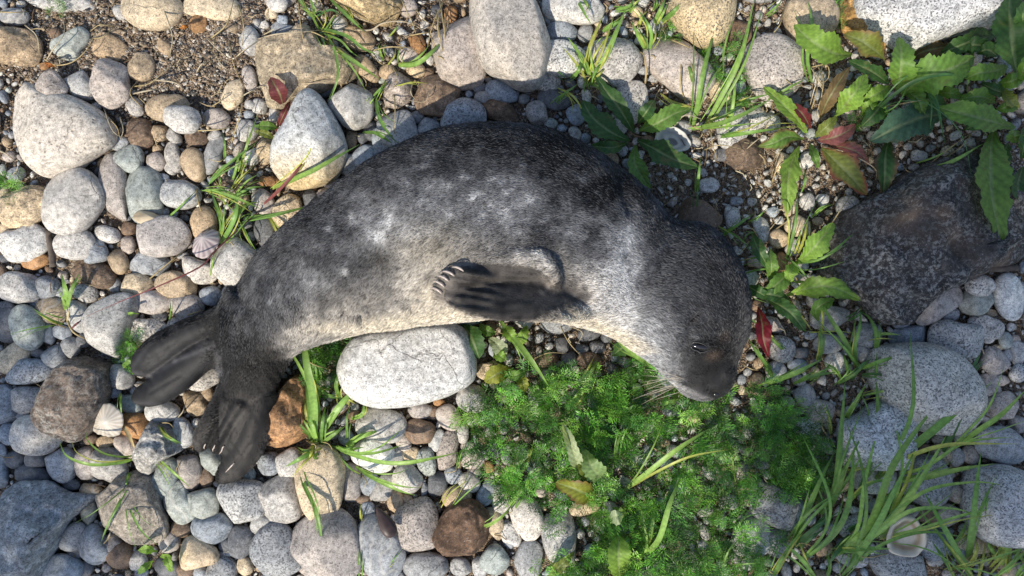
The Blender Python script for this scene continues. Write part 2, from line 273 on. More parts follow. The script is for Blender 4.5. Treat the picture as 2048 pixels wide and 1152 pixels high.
# x y w h angle(clockwise on screen) shape colour material-letter lift(mm)
# material: g granite, s smooth, k speckled, v veined, r rough
ST = {
'A': """390 -10 500 150 5 o w g;90 100 180 100 0 o g v;80 282 310 210 5 b t r;415 272 235 165 -40 a n s;665 285 200 140 20 a t r;700 195 120 50 15 o t g;730 75 100 90 0 o p g
915 60 345 240 10 o c g 4;1240 30 380 160 8 b c g 3;1190 140 105 130 5 b o r;1395 175 100 60 0 o t r;845 400 165 170 10 o t r;990 280 110 80 70 o t g;475 505 225 140 55 o p g 4;665 508 270 220 100 a k g 6
310 510 180 140 25 a k r 22;810 640 130 90 50 a w g;1010 648 255 155 -8 o t g;1085 715 255 140 195 e w g 16;845 800 205 145 72 o r r;1040 817 150 68 48 o p g;960 800 100 100 0 a t r
1300 712 160 118 0 o k g;1400 568 195 118 -65 o c g;1500 250 170 120 80 o p g;1175 835 140 90 0 a r r;1285 820 90 80 0 a p g;720 865 110 80 0 a u g;785 962 175 150 60 t n s 2;935 970 125 108 60 o k g
1040 938 205 92 77 o p g 2;945 893 90 40 -5 o t g;1165 990 205 138 65 o t s 3;1277 930 240 105 -70 o g s;975 1065 80 52 0 o u s;1013 1102 62 55 0 o p s;1025 1012 90 62 45 o p g
682 1150 460 160 88 o k g;872 1170 340 205 85 b n s;1080 1165 228 180 5 o p g 3;435 1212 400 320 110 o p s 8;1480 785 130 135 0 o p g;1495 690 60 55 0 o u s;1510 940 90 110 0 a w g
575 640 55 50 30 a w g;1500 475 170 80 80 o k g;340 200 90 60 0 o r g;1500 628 70 55 0 o p s;20 1020 70 40 80 o n s;265 395 60 50 0 o o r""",
'B': """130 25 125 92 10 o w s 4;95 78 80 70 0 o c g;160 122 62 60 0 b u s;150 178 170 75 0 a g s;50 148 55 50 0 a w g;10 145 60 45 80 o p s;40 188 40 25 0 o w s
910 40 115 118 0 o k g;1170 80 115 75 95 o o g;620 235 190 140 20 a t g;400 548 150 90 -10 o d g;580 630 265 248 60 o p v 6;20 640 130 85 25 o w g;115 690 95 92 0 o p s 2
855 792 250 215 75 b g g 2;747 868 205 95 84 o u g 4;655 952 180 150 115 o u s;1035 780 150 138 0 o g g;1245 702 292 200 -5 o u k 5;1470 668 240 130 15 o r r;1475 552 195 118 22 e u g 3
1360 592 98 88 0 o g g;1345 528 80 70 0 o d g;1230 315 445 315 78 o k g;1090 575 285 230 15 a r r;850 545 220 165 110 a k r;790 430 110 88 0 o t g;660 410 205 100 48 o t g
970 262 170 85 72 o o r;960 420 118 85 10 o c g;1040 442 80 58 90 a r g;915 330 120 90 0 o k g;575 832 120 68 95 o t g;640 830 70 60 0 a d s;555 992 140 130 0 o g g
500 705 165 88 70 o d g;468 1110 120 88 -10 o k g;60 905 180 125 95 a c r;80 1090 165 62 5 o o r;963 702 82 76 0 a g g;935 647 50 26 0 o g s;690 785 120 90 80 o d g;700 560 80 60 0 a r g;1120 300 100 60 80 o t r;340 1130 60 40 0 o r s""",
'C': """370 35 375 205 8 b w g 4;305 185 195 118 3 b u g 3;235 110 112 78 70 b g g;440 200 115 88 100 o g g;262 350 375 215 8 o w k 6;188 480 222 130 8 o w k;612 362 300 268 40 b p k 3;717 612 262 172 93 e w k 3
1000 402 445 262 42 b k g 4;1250 560 185 125 80 o c g;1360 212 185 150 100 o r r;1465 712 150 145 0 a w k;1315 765 245 185 80 b p k 2;150 682 155 128 70 o k g;70 596 72 60 0 o g g;15 570 80 55 90 o g g
390 690 130 108 60 a u g;250 600 200 120 10 o d g;655 750 120 88 100 a p g;230 742 80 70 0 o n g;1092 842 90 76 90 a p g;1260 930 105 80 0 o d g;1400 925 262 180 15 a r r;1180 1112 122 92 0 o p g
850 470 60 48 0 o g g;800 422 100 52 5 o g g;800 340 100 62 80 o t g;690 982 62 58 0 o g g;380 800 100 60 60 a p g;300 770 60 50 0 a u g;440 830 70 60 0 a u g;1240 300 70 60 0 a u g""",
'D': """30 402 392 350 60 o k k 3;1075 905 90 58 -25 o c s 3;905 937 100 72 10 a p g 3;1130 810 85 50 -20 a p g;150 600 100 88 90 o d g;880 1010 80 55 30 a k g;790 1000 60 45 0 a u g;840 880 60 40 0 a p g;975 890 60 44 -20 o g g;30 740 90 100 0 a w g;90 980 90 130 0 a c r;235 960 90 110 0 a w r;790 1060 55 40 0 a w g;710 1080 44 30 60 a s s 35""",
'J': """150 88 300 225 -22 b c r 3;22 55 205 95 95 o c g;45 232 110 88 30 o c g;155 315 275 215 -18 a w g 3;215 415 166 88 -12 o o s 3;455 312 235 185 -8 o p g 2;585 365 140 128 30 t u g 3;650 255 155 98 15 o w g 2
710 412 178 112 72 o t s;775 220 92 74 0 b r g;965 270 358 232 -10 o k g 8;770 318 112 80 90 o k g;895 432 275 138 8 a g g;822 560 225 132 14 o c g 3;690 566 95 74 80 o g g;1060 560 262 150 15 o t g 5
908 662 238 133 -5 o k v 5;1225 195 212 158 80 o t g;1185 475 235 138 20 o w g;1420 432 280 262 40 b w g 5;1265 622 125 118 0 o u s;1390 600 110 90 0 o u g;1115 692 212 165 5 o k g
120 575 245 180 0 b p g 3;282 572 148 140 0 o g g;355 600 82 78 0 o g g;215 662 72 60 0 o u g;515 605 150 108 10 o p k 2;310 710 185 148 10 b t v;165 812 275 180 68 o n s 4;40 790 275 150 85 o d g
282 845 142 88 70 o u s;375 842 112 88 15 o u s;425 932 132 108 70 o g g;505 890 92 88 0 o d g;78 1000 210 145 -42 b c s;330 990 155 130 55 o u s 2;165 1075 292 158 -5 o u k 3
470 750 200 115 80 a p g;875 830 240 138 -3 b w k 4;555 485 290 150 22 a r r;12 505 150 60 85 o r g;220 962 125 62 20 o d g;950 745 100 75 0 o d g;720 1112 180 140 15 o p g 2;1222 1112 210 150 -10 a w k
1130 318 50 44 0 o k g;740 640 60 50 0 o g s;640 960 60 50 0 o d g;770 1010 90 70 0 a u g;455 470 60 46 0 a r g;25 400 70 44 0 o d g;380 500 60 46 20 a k g;1060 1060 100 90 0 o d g""",
'L': """185 130 245 165 105 o c k 2;45 60 160 120 60 o k g 2;330 45 130 88 70 o d g;290 140 112 100 -40 o g g;60 245 200 128 75 o d g;20 400 165 88 80 o g g;420 15 100 80 0 o k g;1400 1075 150 105 0 a c r;1500 1120 90 70 0 a k g""",
'K': """460 850 135 88 -10 o d s;512 932 102 72 0 o d s;350 1000 95 78 20 a d s;470 1012 155 98 5 o r g;300 922 100 78 80 b d s;420 942 80 58 0 o d s;215 1010 150 82 0 o r g;680 1022 92 58 0 a p g;742 1042 55 50 0 a w g
570 872 72 66 0 o d s;290 1042 62 50 0 a d s;1125 140 250 200 10 a r g;1320 150 130 92 90 a p g;1438 420 62 50 90 o t g;1500 222 152 88 80 a p g;1352 352 62 50 0 a w g;1345 55 70 55 0 a u g;1440 60 60 50 30 a p g;1440 860 60 50 0 a d g;600 1060 70 55 0 a d g""",
'E': """1010 670 345 165 -30 b k v 6;1272 560 176 122 8 o w k 26;1250 655 192 160 20 a n s 8;1443 628 292 168 78 o s s 5;1095 735 112 80 -10 o g g;1332 725 82 48 10 o t g;1530 455 80 42 90 o u s;1310 812 245 125 16 a p k 6
1135 892 332 212 5 b p k 8;850 862 270 110 -10 b u g;1425 892 102 78 80 o n s 2;1360 1020 165 148 40 b k g;1505 965 145 92 80 a p g;1432 980 100 60 70 a g g;1505 1092 112 96 60 a w k;1350 1128 222 72 5 b k g
75 940 185 158 25 o p k 5;50 1080 130 118 70 o p s 4;175 1035 120 68 -5 o u g;405 1025 128 116 60 b w g 3;370 752 245 150 0 a p g 3;360 910 185 118 -10 o g g;600 860 172 140 10 b g g;262 540 190 92 0 a k g
482 100 142 136 80 b p k 3;180 202 168 128 -5 o c g 3;65 278 122 108 0 o t g 3;150 330 112 88 110 a p g;140 100 100 78 -25 a c g;238 60 105 88 60 a p g;332 50 82 78 0 a w g;72 440 165 78 95 a o g;300 176 72 50 0 o t g
20 795 205 90 10 o k g;200 965 120 60 0 a d g;570 970 112 98 80 o g g;1325 885 80 46 -10 o w g;1370 940 70 44 -10 a c g;1180 690 55 80 0 a g g;800 800 110 60 10 a u g;1460 810 60 45 0 a w g;1490 880 60 50 0 a k g;255 860 80 50 0 a u g;30 120 70 60 0 a u g;70 170 60 50 0 a w g""",
'F': """660 582 340 145 5 o w g;945 585 300 262 75 b g k 3;1398 365 292 212 14 o g g 8;1410 135 180 158 -30 b k g 5;1308 197 92 84 0 o g g;1170 312 112 104 0 b n g;1215 422 115 95 60 o k g;1130 440 122 88 80 o g g
1042 422 142 104 10 b c k;1125 655 122 104 60 o k g;1085 790 142 128 20 o k v;960 787 130 106 20 o r v;848 768 122 88 10 o k g;985 950 205 190 60 o u k;810 1120 450 215 14 o p k 4;232 262 170 128 5 o w g
312 162 165 130 10 b k g;118 108 82 68 10 o k g;222 72 132 115 60 b g g;60 742 330 225 20 b g k;40 950 180 150 60 o g k;530 850 228 130 -15 o p k;1245 965 215 92 10 b c g;1340 32 152 78 -10 o k g;1500 242 122 98 15 o k g
1440 1110 105 90 80 b c g;500 1040 205 112 15 o p g;1000 1060 100 68 0 o g g;660 740 135 98 10 o g g;340 700 165 115 85 a r g;1020 330 80 56 0 a k g;940 385 70 52 -20 o r g;700 180 60 40 0 o g g;1420 500 80 60 0 o g g;1160 1010 90 70 10 a u g""",
'G': """88 800 270 185 75 o w g;-5 908 165 112 70 o w g;285 930 370 190 84 b p g;100 1052 225 165 98 o g g;430 742 185 92 -10 o c g;460 1110 165 98 -5 o u g;1440 920 225 215 0 b p g;1300 705 120 88 0 a g g;60 400 90 78 0 o u g;20 612 80 62 0 b r g;560 330 70 60 0 o w g""",
'H': """750 245 292 195 12 b p g 4;705 425 265 180 18 b s s;83 478 152 145 0 o u k;205 482 182 155 70 b p g 2;390 592 425 275 86 o c g 8;575 618 325 105 92 b k g;150 697 288 232 70 b p g 5;50 835 160 148 0 o p g
128 1005 300 272 60 b g k 5;430 985 430 375 60 b k g 8;750 990 385 262 80 o g v 5;968 848 338 238 78 b k k 6;1030 1095 288 160 3 o g g 2;907 568 178 158 40 o w g 3;762 633 215 112 -60 o p g 4;685 600 145 120 80 o u g
1022 465 202 106 84 o n k 4;1150 410 262 118 100 o k k;982 285 182 138 15 b r g 5;1085 340 138 88 108 o p s 3;1157 200 170 128 58 o k v 3;990 162 155 92 5 o k g 2;1240 300 112 78 100 o p g;928 420 122 78 -20 o c g
845 440 122 88 80 o p g;885 350 115 84 60 o k g;1300 455 132 108 8 b k g;1185 548 112 100 0 o u k;1088 602 165 108 95 o d g;1207 682 175 150 -30 o t g 2;1277 592 145 110 25 o w g 2;1385 655 180 100 110 a u s 2
1470 695 182 108 95 o p g 2;1428 835 215 98 65 e c g 2;1435 1048 180 155 270 t n s 3;1228 1095 125 110 0 o p g;1342 1100 140 88 85 o p g;1510 900 182 80 80 o u g;670 760 112 88 100 o u s;838 705 135 98 95 o t g
1012 640 112 36 92 o u s;650 692 100 58 0 o r g;1400 500 78 52 80 o o g;270 860 80 60 0 a g g;292 1100 160 70 60 a k g;1295 88 185 165 0 o p g;895 690 90 60 0 o t g;590 190 80 60 0 a r g;450 300 90 60 0 a k g;1270 370 90 50 0 a k g;1310 530 90 50 0 o k g;1100 110 70 46 0 o o g;1060 170 90 80 50 o r g""",
'I': """215 310 292 235 10 o w g 5;175 92 245 155 -15 e g g 2;30 130 255 145 80 o u g;150 190 112 70 10 o u s;60 300 150 125 0 o u g;365 490 212 175 80 b u g 2;510 465 212 118 82 b k g 3;650 490 215 200 30 a p g 4
762 372 165 115 50 o k s 2;975 165 198 130 5 o w v 4;1095 290 195 125 75 o p s 5;1170 115 145 135 80 b t r;800 122 152 110 10 o n s;680 45 92 80 0 o u s;815 250 180 165 20 o o g;0 520 350 90 90 o u s
195 552 220 130 10 a d s;220 450 130 110 0 o d s;90 450 120 110 0 o d s;360 1122 262 185 0 o u s 3;442 915 182 138 -55 o g g 3;565 962 245 165 75 o u s 2;535 772 145 88 100 o n g;540 642 152 90 10 o t v 2
430 602 100 70 0 o d g;988 570 262 145 -65 o n g 4;1075 712 260 165 60 a n v 4;1225 710 190 178 -60 t n s 4;1140 520 240 130 80 o k s;1448 700 292 255 0 b w k 4;1275 862 240 185 5 o u g 2;1180 1010 212 185 250 t c s 5
1020 946 130 124 0 o k g;1090 870 132 108 10 o r g;1332 1112 190 150 10 o g k;1450 945 195 150 100 b d g;1470 1095 112 98 80 o c g;1348 970 118 72 -35 o d s;1355 1010 82 52 0 a w s;1240 560 132 78 90 o r g
1270 450 200 120 75 a n s;720 1030 165 148 80 o r g;678 962 125 100 60 a k g 3;830 1060 130 98 80 b w g;1000 1100 190 108 20 o d s;1110 1122 112 98 0 o r g;1200 1132 92 88 0 o u g;640 345 120 72 0 o t g
545 332 80 62 0 o r g;1020 650 95 88 0 a w g;510 1110 100 88 0 o d s;1240 60 110 78 80 o t g;850 1130 80 60 0 a u g;60 640 60 40 0 o d s;460 1010 100 80 0 o d s"""
}
# traced outlines: (tile, points, colour, material, half thickness m, lift m, label, name)
OUT = [
('A', [(80,600),(112,528),(180,492),(262,540),(400,562),(500,600),(615,665),(690,760),(690,860),(620,912),(540,960),(450,1030),(350,1075),(250,1060),(170,990),(118,880),(90,750)], (.60,.54,.46), 'pitted', .036, .002, 'big cream pitted stone with brown flecks and a notch in its top edge', 'boulder'),
('B', [(10,300),(40,235),(180,198),(285,160),(345,200),(420,290),(560,300),(620,420),(560,485),(470,510),(380,565),(280,575),(170,645),(80,640),(50,560),(18,440)], (.43,.35,.24), 'rough', .036, 0, 'flat tan boulder with a stepped top, under the tall grass', 'boulder'),
('B', [(430,-60),(860,-60),(868,60),(840,125),(770,150),(650,120),(560,70),(490,20)], (.50,.38,.21), 'rough', .035, 0, 'yellow-cream boulder cut by the top edge behind dry stalks', 'boulder'),
('B', [(105,960),(125,850),(190,740),(258,608),(320,556),(382,580),(445,655),(502,765),(537,875),(522,970),(470,1060),(380,1112),(260,1136),(178,1112),(128,1045)], (.52,.53,.52), 'teardrop', .05, .004, 'large teardrop stone, pale grey with a rust-yellow lower end', 'stone'),
('B', [(1320,-60),(1288,100),(1300,230),(1332,360),(1405,455),(1500,502),(1610,540),(1690,505),(1742,385),(1765,260),(1722,120),(1665,0),(1560,-80)], (.46,.42,.37), 'granite', .05, .004, 'large rounded tan-grey boulder above the middle of the seal', 'boulder'),
('C', [(930,60),(985,-50),(1200,-90),(1325,-50),(1328,90),(1292,205),(1222,272),(1120,274),(1030,210),(970,130)], (.60,.47,.28), 'speckled', .045, .004, 'warm cream speckled boulder with an egg-like lower end at the top edge', 'boulder'),
('D', [(545,-70),(560,160),(640,215),(720,235),(860,300),(1000,255),(1200,195),(1385,150),(1425,20),(1410,-90),(900,-120)], (.60,.59,.57), 'speckled', .055, .006, 'huge white speckled granite block cut by the top edge', 'boulder'),
('D', [(430,0),(440,120),(470,190),(600,225),(740,285),(790,215),(700,100),(600,-60),(480,-60)], (.46,.27,.09), 'rough', .03, 0, 'orange rock wedged against the huge white granite block', 'boulder'),
('D', [(95,60),(130,215),(195,308),(278,322),(305,240),(392,182),(405,60),(300,-60),(150,-60)], (.47,.37,.25), 'granite', .03, 0, 'smooth cream-brown stone between dry stalks and broad leaves', 'boulder'),
('E', [(385,170),(430,110),(560,70),(700,-20),(790,-90),(900,-130),(1020,-190),(1200,-225),(1400,-240),(1700,-240),(1780,100),(1750,380),(1540,405),(1400,440),(1240,465),(1190,520),(1050,585),(930,640),(860,700),(820,760),(700,765),(590,700),(500,600),(400,560),(310,490),(340,350)], (.062,.054,.050), 'dark_rough', .07, -.01, 'huge dark rough boulder crusted with pale specks', 'boulder'),
('E', [(650,960),(800,915),(960,910),(1120,958),(1220,1060),(1275,1200),(1260,1320),(1180,1420),(1060,1457),(900,1440),(760,1330),(660,1200),(630,1080)], (.53,.50,.44), 'speckled', .06, .002, 'large cream-grey granite boulder half behind grass blades', 'boulder'),
('F', [(445,230),(510,205),(570,180),(640,115),(750,94),(850,140),(902,240),(905,390),(860,470),(800,500),(640,510),(500,500),(440,480),(430,340)], (.56,.57,.57), 'speckled', .045, .004, 'pale blue-white double-lobed granite stone behind long grass', 'stone'),
('F', [(1200,540),(1280,492),(1400,478),(1560,540),(1650,700),(1640,900),(1480,965),(1300,930),(1225,850),(1183,700)], (.47,.465,.455), 'speckled', .05, .002, 'large grey granite boulder behind grass, cut by the frame edge', 'boulder'),
('H', [(0,345),(0,262),(60,172),(110,80),(170,0),(235,-50),(295,0),(305,150),(312,380),(150,392),(30,387)], (.45,.25,.12), 'rough', .042, .004, 'triangular orange-brown rock beside the hind flipper', 'rock'),
('H', [(520,-195),(620,-300),(800,-350),(1000,-385),(1160,-380),(1260,-300),(1315,-150),(1305,-20),(1180,70),(1000,130),(780,150),(610,115),(510,35),(480,-80)], (.66,.65,.62), 'granite', .052, .006, 'big white boulder right under the belly, half in shade', 'boulder'),
('H', [(1080,860),(1150,740),(1290,690),(1390,762),(1402,920),(1340,1002),(1230,1052),(1100,1022),(1050,960)], (.15,.09,.055), 'rough', .035, 0, 'cracked dark brown rock among pale pebbles', 'rock'),
('I', [(228,190),(250,90),(290,0),(330,-60),(400,-145),(500,-200),(600,-175),(640,-100),(645,0),(635,100),(600,210),(540,300),(480,347),(380,332),(290,285)], (.21,.165,.13), 'dark_rough', .045, .004, 'coarse dark brown boulder beside the ribbed limpet shell', 'boulder'),
('I', [(818,470),(830,330),(880,240),(950,228),(1040,290),(1098,380),(1040,425),(960,470),(900,542),(840,530)], (.46,.44,.40), 'rough', .034, .003, 'pitted white triangular stone left of the hind flipper tips', 'stone'),
('I', [(-80,690),(60,620),(150,593),(280,603),(400,650),(540,678),(550,712),(440,790),(380,870),(340,960),(280,1060),(200,1180),(-60,1260),(-140,950)], (.34,.36,.375), 'rough', .05, .002, 'large grey rugged boulder cut by the bottom corner', 'boulder'),
('I', [(560,700),(635,620),(690,560),(760,510),(870,520),(932,600),(962,700),(1000,800),(1012,900),(950,950),(820,948),(700,922),(620,822)], (.38,.33,.27), 'rough', .032, 0, 'broad tan flat stone with a stepped crack', 'rock'),
('J', [(515,760),(560,690),(650,630),(760,605),(835,660),(800,760),(765,850),(722,960),(680,1022),(600,1012),(560,930),(530,850)], (.47,.45,.41), 'granite', .034, .003, 'tall pale pear-shaped stone left of the small feathery tuft', 'stone'),
]
STONES = []   # dict per stone, for labels and for packing
def stone_mesh(name, rfun, hz, sub, seed, cuts=2, relief=.03, ang=0.0, cut_lo=.78, box=.88, crag=0.0):
    V, F = ICO[sub]; D = V.copy()
    th = np.arctan2(D[:, 1], D[:, 0]); cp = np.sqrt(D[:, 0]**2+D[:, 1]**2)
    r = rfun(th); cp2 = cp**box
    Q = np.stack([np.cos(th)*cp2*r, np.sin(th)*cp2*r, np.sign(D[:, 2])*np.abs(D[:, 2])**.95*hz], 1)
    rn = random.Random(seed); size = float(np.mean(r))
    # flat facets worn into the stone
    for _ in range(cuts):
        a = rn.uniform(0, 6.283); el = rn.uniform(.15, 1.3)
        n = np.array([math.cos(a)*math.cos(el), math.sin(a)*math.cos(el), math.sin(el)])
        Qs = Q/np.array([size, size, hz]); d = Qs@n; c = rn.uniform(cut_lo, .97)
        ex = np.clip(d-c, 0, None)*.85
        Q = Q-(ex[:, None]*n)*np.array([size, size, hz])
    s = 1/max(size, .01)
    n1 = vn(Q, .9*s, seed*.37 % 50)*.09+vn(Q, 2.1*s, seed*.53 % 50)*.04
    n2 = vn(Q, 5*s, seed*.7 % 50)*relief
    Q *= (1+.6*n1+n2)[:, None]
    if crag:
        rg = 1-np.abs(vn(Q, 3.2*s, seed*.9 % 50))*2; rg2 = 1-np.abs(vn(Q, 8*s, seed*.4 % 50))*2; st_ = vn(Q*np.array([1, 1, 3]), 2.1*s, seed*.8 % 50)
        st_ = np.round(st_*5)/5
        Q[:, 2] += crag*hz*(.16*rg+.08*rg2+.30*st_)*(Q[:, 2] > 0)*np.clip(D[:, 2]*2.5, 0, 1)
        Q *= (1+crag*(.03*rg2+.02*vn(Q, 20*s, 3)))[:, None]
    return mesh_np(name, Q, F)
def param_r(w, h, ang, shape, seed):
    a, b = w/2*PX, h/2*PX; A = math.radians(-ang)
    ex = {'o': 2.15, 'b': 3.0, 'e': 2.2, 't': 2.5, 'a': 2.5}[shape]
    tp = {'o': .04, 'b': .05, 'e': .28, 't': .62, 'a': .15}[shape]
    rn = random.Random(seed*3+1); k1, k2, k3 = rn.uniform(-1, 1), rn.uniform(0, 6.28), rn.uniform(0, 6.28)
    def f(th):
        u = th-A; c, s = np.cos(u), np.sin(u)
        # taper: the half-width shrinks towards +a
        r = np.full_like(th, (a+b)/2)
        for _ in range(8):
            x = np.clip(r*c/a, -1, 1); bb = b*(1-tp*x*.5-tp*.5*np.clip(x, 0, 1)+tp*.2)
            r = (np.abs(c/a)**ex+np.abs(s/bb)**ex)**(-1/ex)
        wob = .035*np.sin(2*th+k2)+.03*np.sin(3*th+k3)+.015*np.sin(5*th+k2)
        if shape == 'a': wob = wob*2+.04*np.sin(4*th+k2*2)
        return r*(1+wob)
    return f
LETM = {'g': 'granite', 's': 'smooth', 'k': 'speckled', 'v': 'veined', 'r': 'rough'}
def jitter(c, rn, a=.12):
    k = 1+rn.uniform(-a, a); w_ = rn.uniform(-.03, .03)
    return (min(1, c[0]*k*(1+w_)), min(1, c[1]*k), min(1, c[2]*k*(1-w_)))
seed = 10
for tl, pts, c, mat, hz, lift, lab, nm in OUT:
    q = smooth_closed([T(tl, *p) for p in pts], 96)
    cx, cy = (q[:, 0].min()+q[:, 0].max())/2, (q[:, 1].min()+q[:, 1].max())/2
    if 'huge dark' in lab: cx, cy = 1850, 470
    zc = hz*.5+lift; k = PX*(CAM_H-zc)/CAM_H
    dx, dy = (q[:, 0]-cx)*k, -(q[:, 1]-cy)*k
    th = np.arctan2(dy, dx); o_ = np.argsort(th); tt, rr_ = th[o_], np.hypot(dx, dy)[o_]
    def f(a, tt=tt, rr_=rr_): return np.interp(a, tt, rr_, period=2*math.pi)
    seed += 1
    me = stone_mesh(nm, f, hz, 5 if 'rough' in mat or hz > .044 else 4, seed, 9 if 'rough' in mat else 4, .03 if 'rough' in mat else .008, cut_lo=.8 if 'rough' in mat else .86, box=.62, crag=.75 if 'huge dark' in lab else .42 if 'rough' in mat else .05)
    me.materials.append(M[mat]); o = link(nm, me); o.location = P(cx, cy, zc); o.color = (*c, 1)
    tag(o, lab, nm)
    STONES.append(dict(o=o, x=cx, y=cy, r=float(rr_.mean())/PX, lab=lab, top=zc+hz, q=q, out=True))
for tl, txt in ST.items():
    for e in txt.replace('\n', ';').split(';'):
        e = e.split()
        if len(e) < 8: continue
        x, y, w_, h_, an = map(float, e[:5]); sh, cc, mt = e[5:8]; lift = float(e[8])/1000 if len(e) > 8 else 0
        X, Y = T(tl, x, y); W, H = w_/3, h_/3; seed += 1; rn = random.Random(seed)
        big = max(W, H)
        hz = min(.034, .72*min(W, H)/2*PX)*rn.uniform(.9, 1.1)
        zc = hz*.5+lift
        if zone_sand(X, Y) > .2 and big < 110: zc += .008
        me = stone_mesh('pebble', param_r(W*1.04, H*1.04, an, sh, seed), hz, 3 if big < 75 else 4, seed, {'o': 4, 'b': 6, 'e': 4, 't': 5, 'a': 9}[sh]+(4 if mt == 'r' else 0), .035 if mt == 'r' else .012, cut_lo=.62 if sh == 'a' or mt == 'r' else .70, box=.8, crag=.5 if mt == 'r' else (.25 if sh == 'a' else 0))
        me.materials.append(M[LETM[mt]]); nm = 'pebble' if big < 90 else 'stone'
        o = link(nm, me); o.location = P(X, Y, zc); o.color = (*jitter(COLS[cc][0], rn), 1)
        STONES.append(dict(o=o, x=X, y=Y, W=W, H=H, an=an, sh=sh, cc=cc, mt=mt, r=(W+H)/4, lab=None, top=zc+hz, out=False))
print('stones', len(STONES))
# ---------------------------------------------------------------- the seal's outline in the photo (upper edge, lower edge, centre height, half height)
SEAL = [((440,690),(512,745),.062,.034),((448,640),(540,735),.07,.045),((466,600),(565,722),.078,.056),((492,558),(592,708),.086,.066),((530,500),(625,694),.094,.076),((585,441),(668,680),.10,.084),
        ((650,392),(718,668),.106,.09),((730,332),(785,660),.111,.095),((820,281),(852,648),.115,.099),((910,255),(922,640),.117,.1),((1000,247),(990,638),.117,.1),
        ((1090,259),(1058,640),.116,.099),((1180,297),(1118,646),.114,.096),((1260,352),(1165,654),.112,.093),((1306,396),(1200,662),.106,.082),((1350,441),(1228,674),.102,.073),
        ((1408,453),(1252,690),.104,.082),((1456,493),(1275,707),.102,.086),((1483,548),(1298,723),.10,.085),((1496,608),(1316,736),.097,.079),((1494,653),(1332,750),.092,.070),
        ((1480,688),(1344,765),.085,.060),((1471,717),(1356,777),.08,.052),((1467,744),(1368,789),.076,.047),((1462,766),(1384,797),.072,.037),((1450,784),(1402,802),.07,.022),((1436,794),(1414,801),.068,.010)]
_u = cr([s[0] for s in SEAL], 4); _l = cr([s[1] for s in SEAL], 4)
SEAL_POLY = np.vstack([_u, _l[::-1]])
FLIP_PX = [((455,650),46),((400,690),62),((340,725),58),((295,755),45),((510,760),72),((480,840),72),((455,910),48)]
def in_seal(x, y, m=0.0):
    ins = np.zeros(np.shape(x), bool); q = SEAL_POLY; j = len(q)-1
    for i in range(len(q)):
        xi, yi, xj, yj = q[i][0], q[i][1], q[j][0], q[j][1]
        c = ((yi > y) != (yj > y)) & (x < (xj-xi)*(y-yi)/(yj-yi+1e-9)+xi); ins ^= c; j = i
    return ins

# ---------------------------------------------------------------- keep at most ~300 pebbles as things, the rest go into the joined layer
SMALL = sorted([s for s in STONES if s['o'].name.startswith('pebble')], key=lambda s: -s['r'])
DROP = SMALL[290:]
MASS_V, MASS_F, MASS_C, nv = [], [], [], 0
def mass_add(V, F, C):
    global nv
    MASS_V.append(V); MASS_F.append(F+nv); MASS_C.append(np.tile(np.array(C, float), (len(V), 1))); nv += len(V)
for s in DROP:
    me = s['o'].data; V = np.empty(len(me.vertices)*3); me.vertices.foreach_get('co', V); V = V.reshape(-1, 3)
    F = np.empty(len(me.polygons)*3, np.int32); me.loops.foreach_get('vertex_index', F); F = F.reshape(-1, 3)
    mass_add(V+np.array(s['o'].location), F, s['o'].color[:3]); c_ = s['o']; s['o'] = None; bpy.data.objects.remove(c_)
# ---------------------------------------------------------------- packing the gaps with small pebbles
GX0, GY0, GS = -420, -420, 3        # occupancy raster of 3 px cells, padded beyond the frame
GW, GH = (2048+840)//GS, (1152+840)//GS
occ = np.zeros((GH, GW), bool)
yy, xx = np.mgrid[0:GH, 0:GW]; cxx, cyy = xx*GS+GX0, yy*GS+GY0
def mark_ellipse(x, y, a, b, ang, k=.93):
    R_ = max(a, b)+4; i0, i1 = int(max(0, (y-R_-GY0)//GS)), int(min(GH, (y+R_-GY0)//GS+2)); j0, j1 = int(max(0, (x-R_-GX0)//GS)), int(min(GW, (x+R_-GX0)//GS+2))
    if i1 <= i0 or j1 <= j0: return
    X, Y = cxx[i0:i1, j0:j1]-x, cyy[i0:i1, j0:j1]-y; A = math.radians(ang)
    u, v = X*math.cos(A)+Y*math.sin(A), -X*math.sin(A)+Y*math.cos(A)
    occ[i0:i1, j0:j1] |= (u/(a*k))**2+(v/(b*k))**2 < 1
def mark_poly(q):
    ins = np.zeros(occ.shape, bool); j = len(q)-1; X, Y = cxx, cyy
    x0, x1, y0, y1 = q[:, 0].min(), q[:, 0].max(), q[:, 1].min(), q[:, 1].max()
    s_ = np.s_[int(max(0, (y0-GY0)//GS)):int(min(GH, (y1-GY0)//GS+2)), int(max(0, (x0-GX0)//GS)):int(min(GW, (x1-GX0)//GS+2))]
    X, Y = cxx[s_], cyy[s_]; ins = np.zeros(X.shape, bool)
    for i in range(len(q)):
        xi, yi, xj, yj = q[i][0], q[i][1], q[j][0], q[j][1]
        ins ^= ((yi > Y) != (yj > Y)) & (X < (xj-xi)*(Y-yi)/(yj-yi+1e-9)+xi); j = i
    occ[s_] |= ins
for s in STONES:
    if s['out']: mark_poly(s['q'])
    else: mark_ellipse(s['x'], s['y'], s['W']/2, s['H']/2, s['an'])
PAL = [COLS[k][0] for k in 'wppppggguuuddnttckkkrs']
V1, F1 = ICO[2]
def crushed(x, y):
    return max(0, 1-((x-1540)/290)**2-((y-390)/120)**2) + max(0, 1-((x-1750)/130)**2-((y-330)/60)**2) + max(0, 1-((x-1900)/220)**2-((y-770)/260)**2)*.8+ max(0, 1-((x-1330)/90)**2-((y-180)/60)**2)*.7
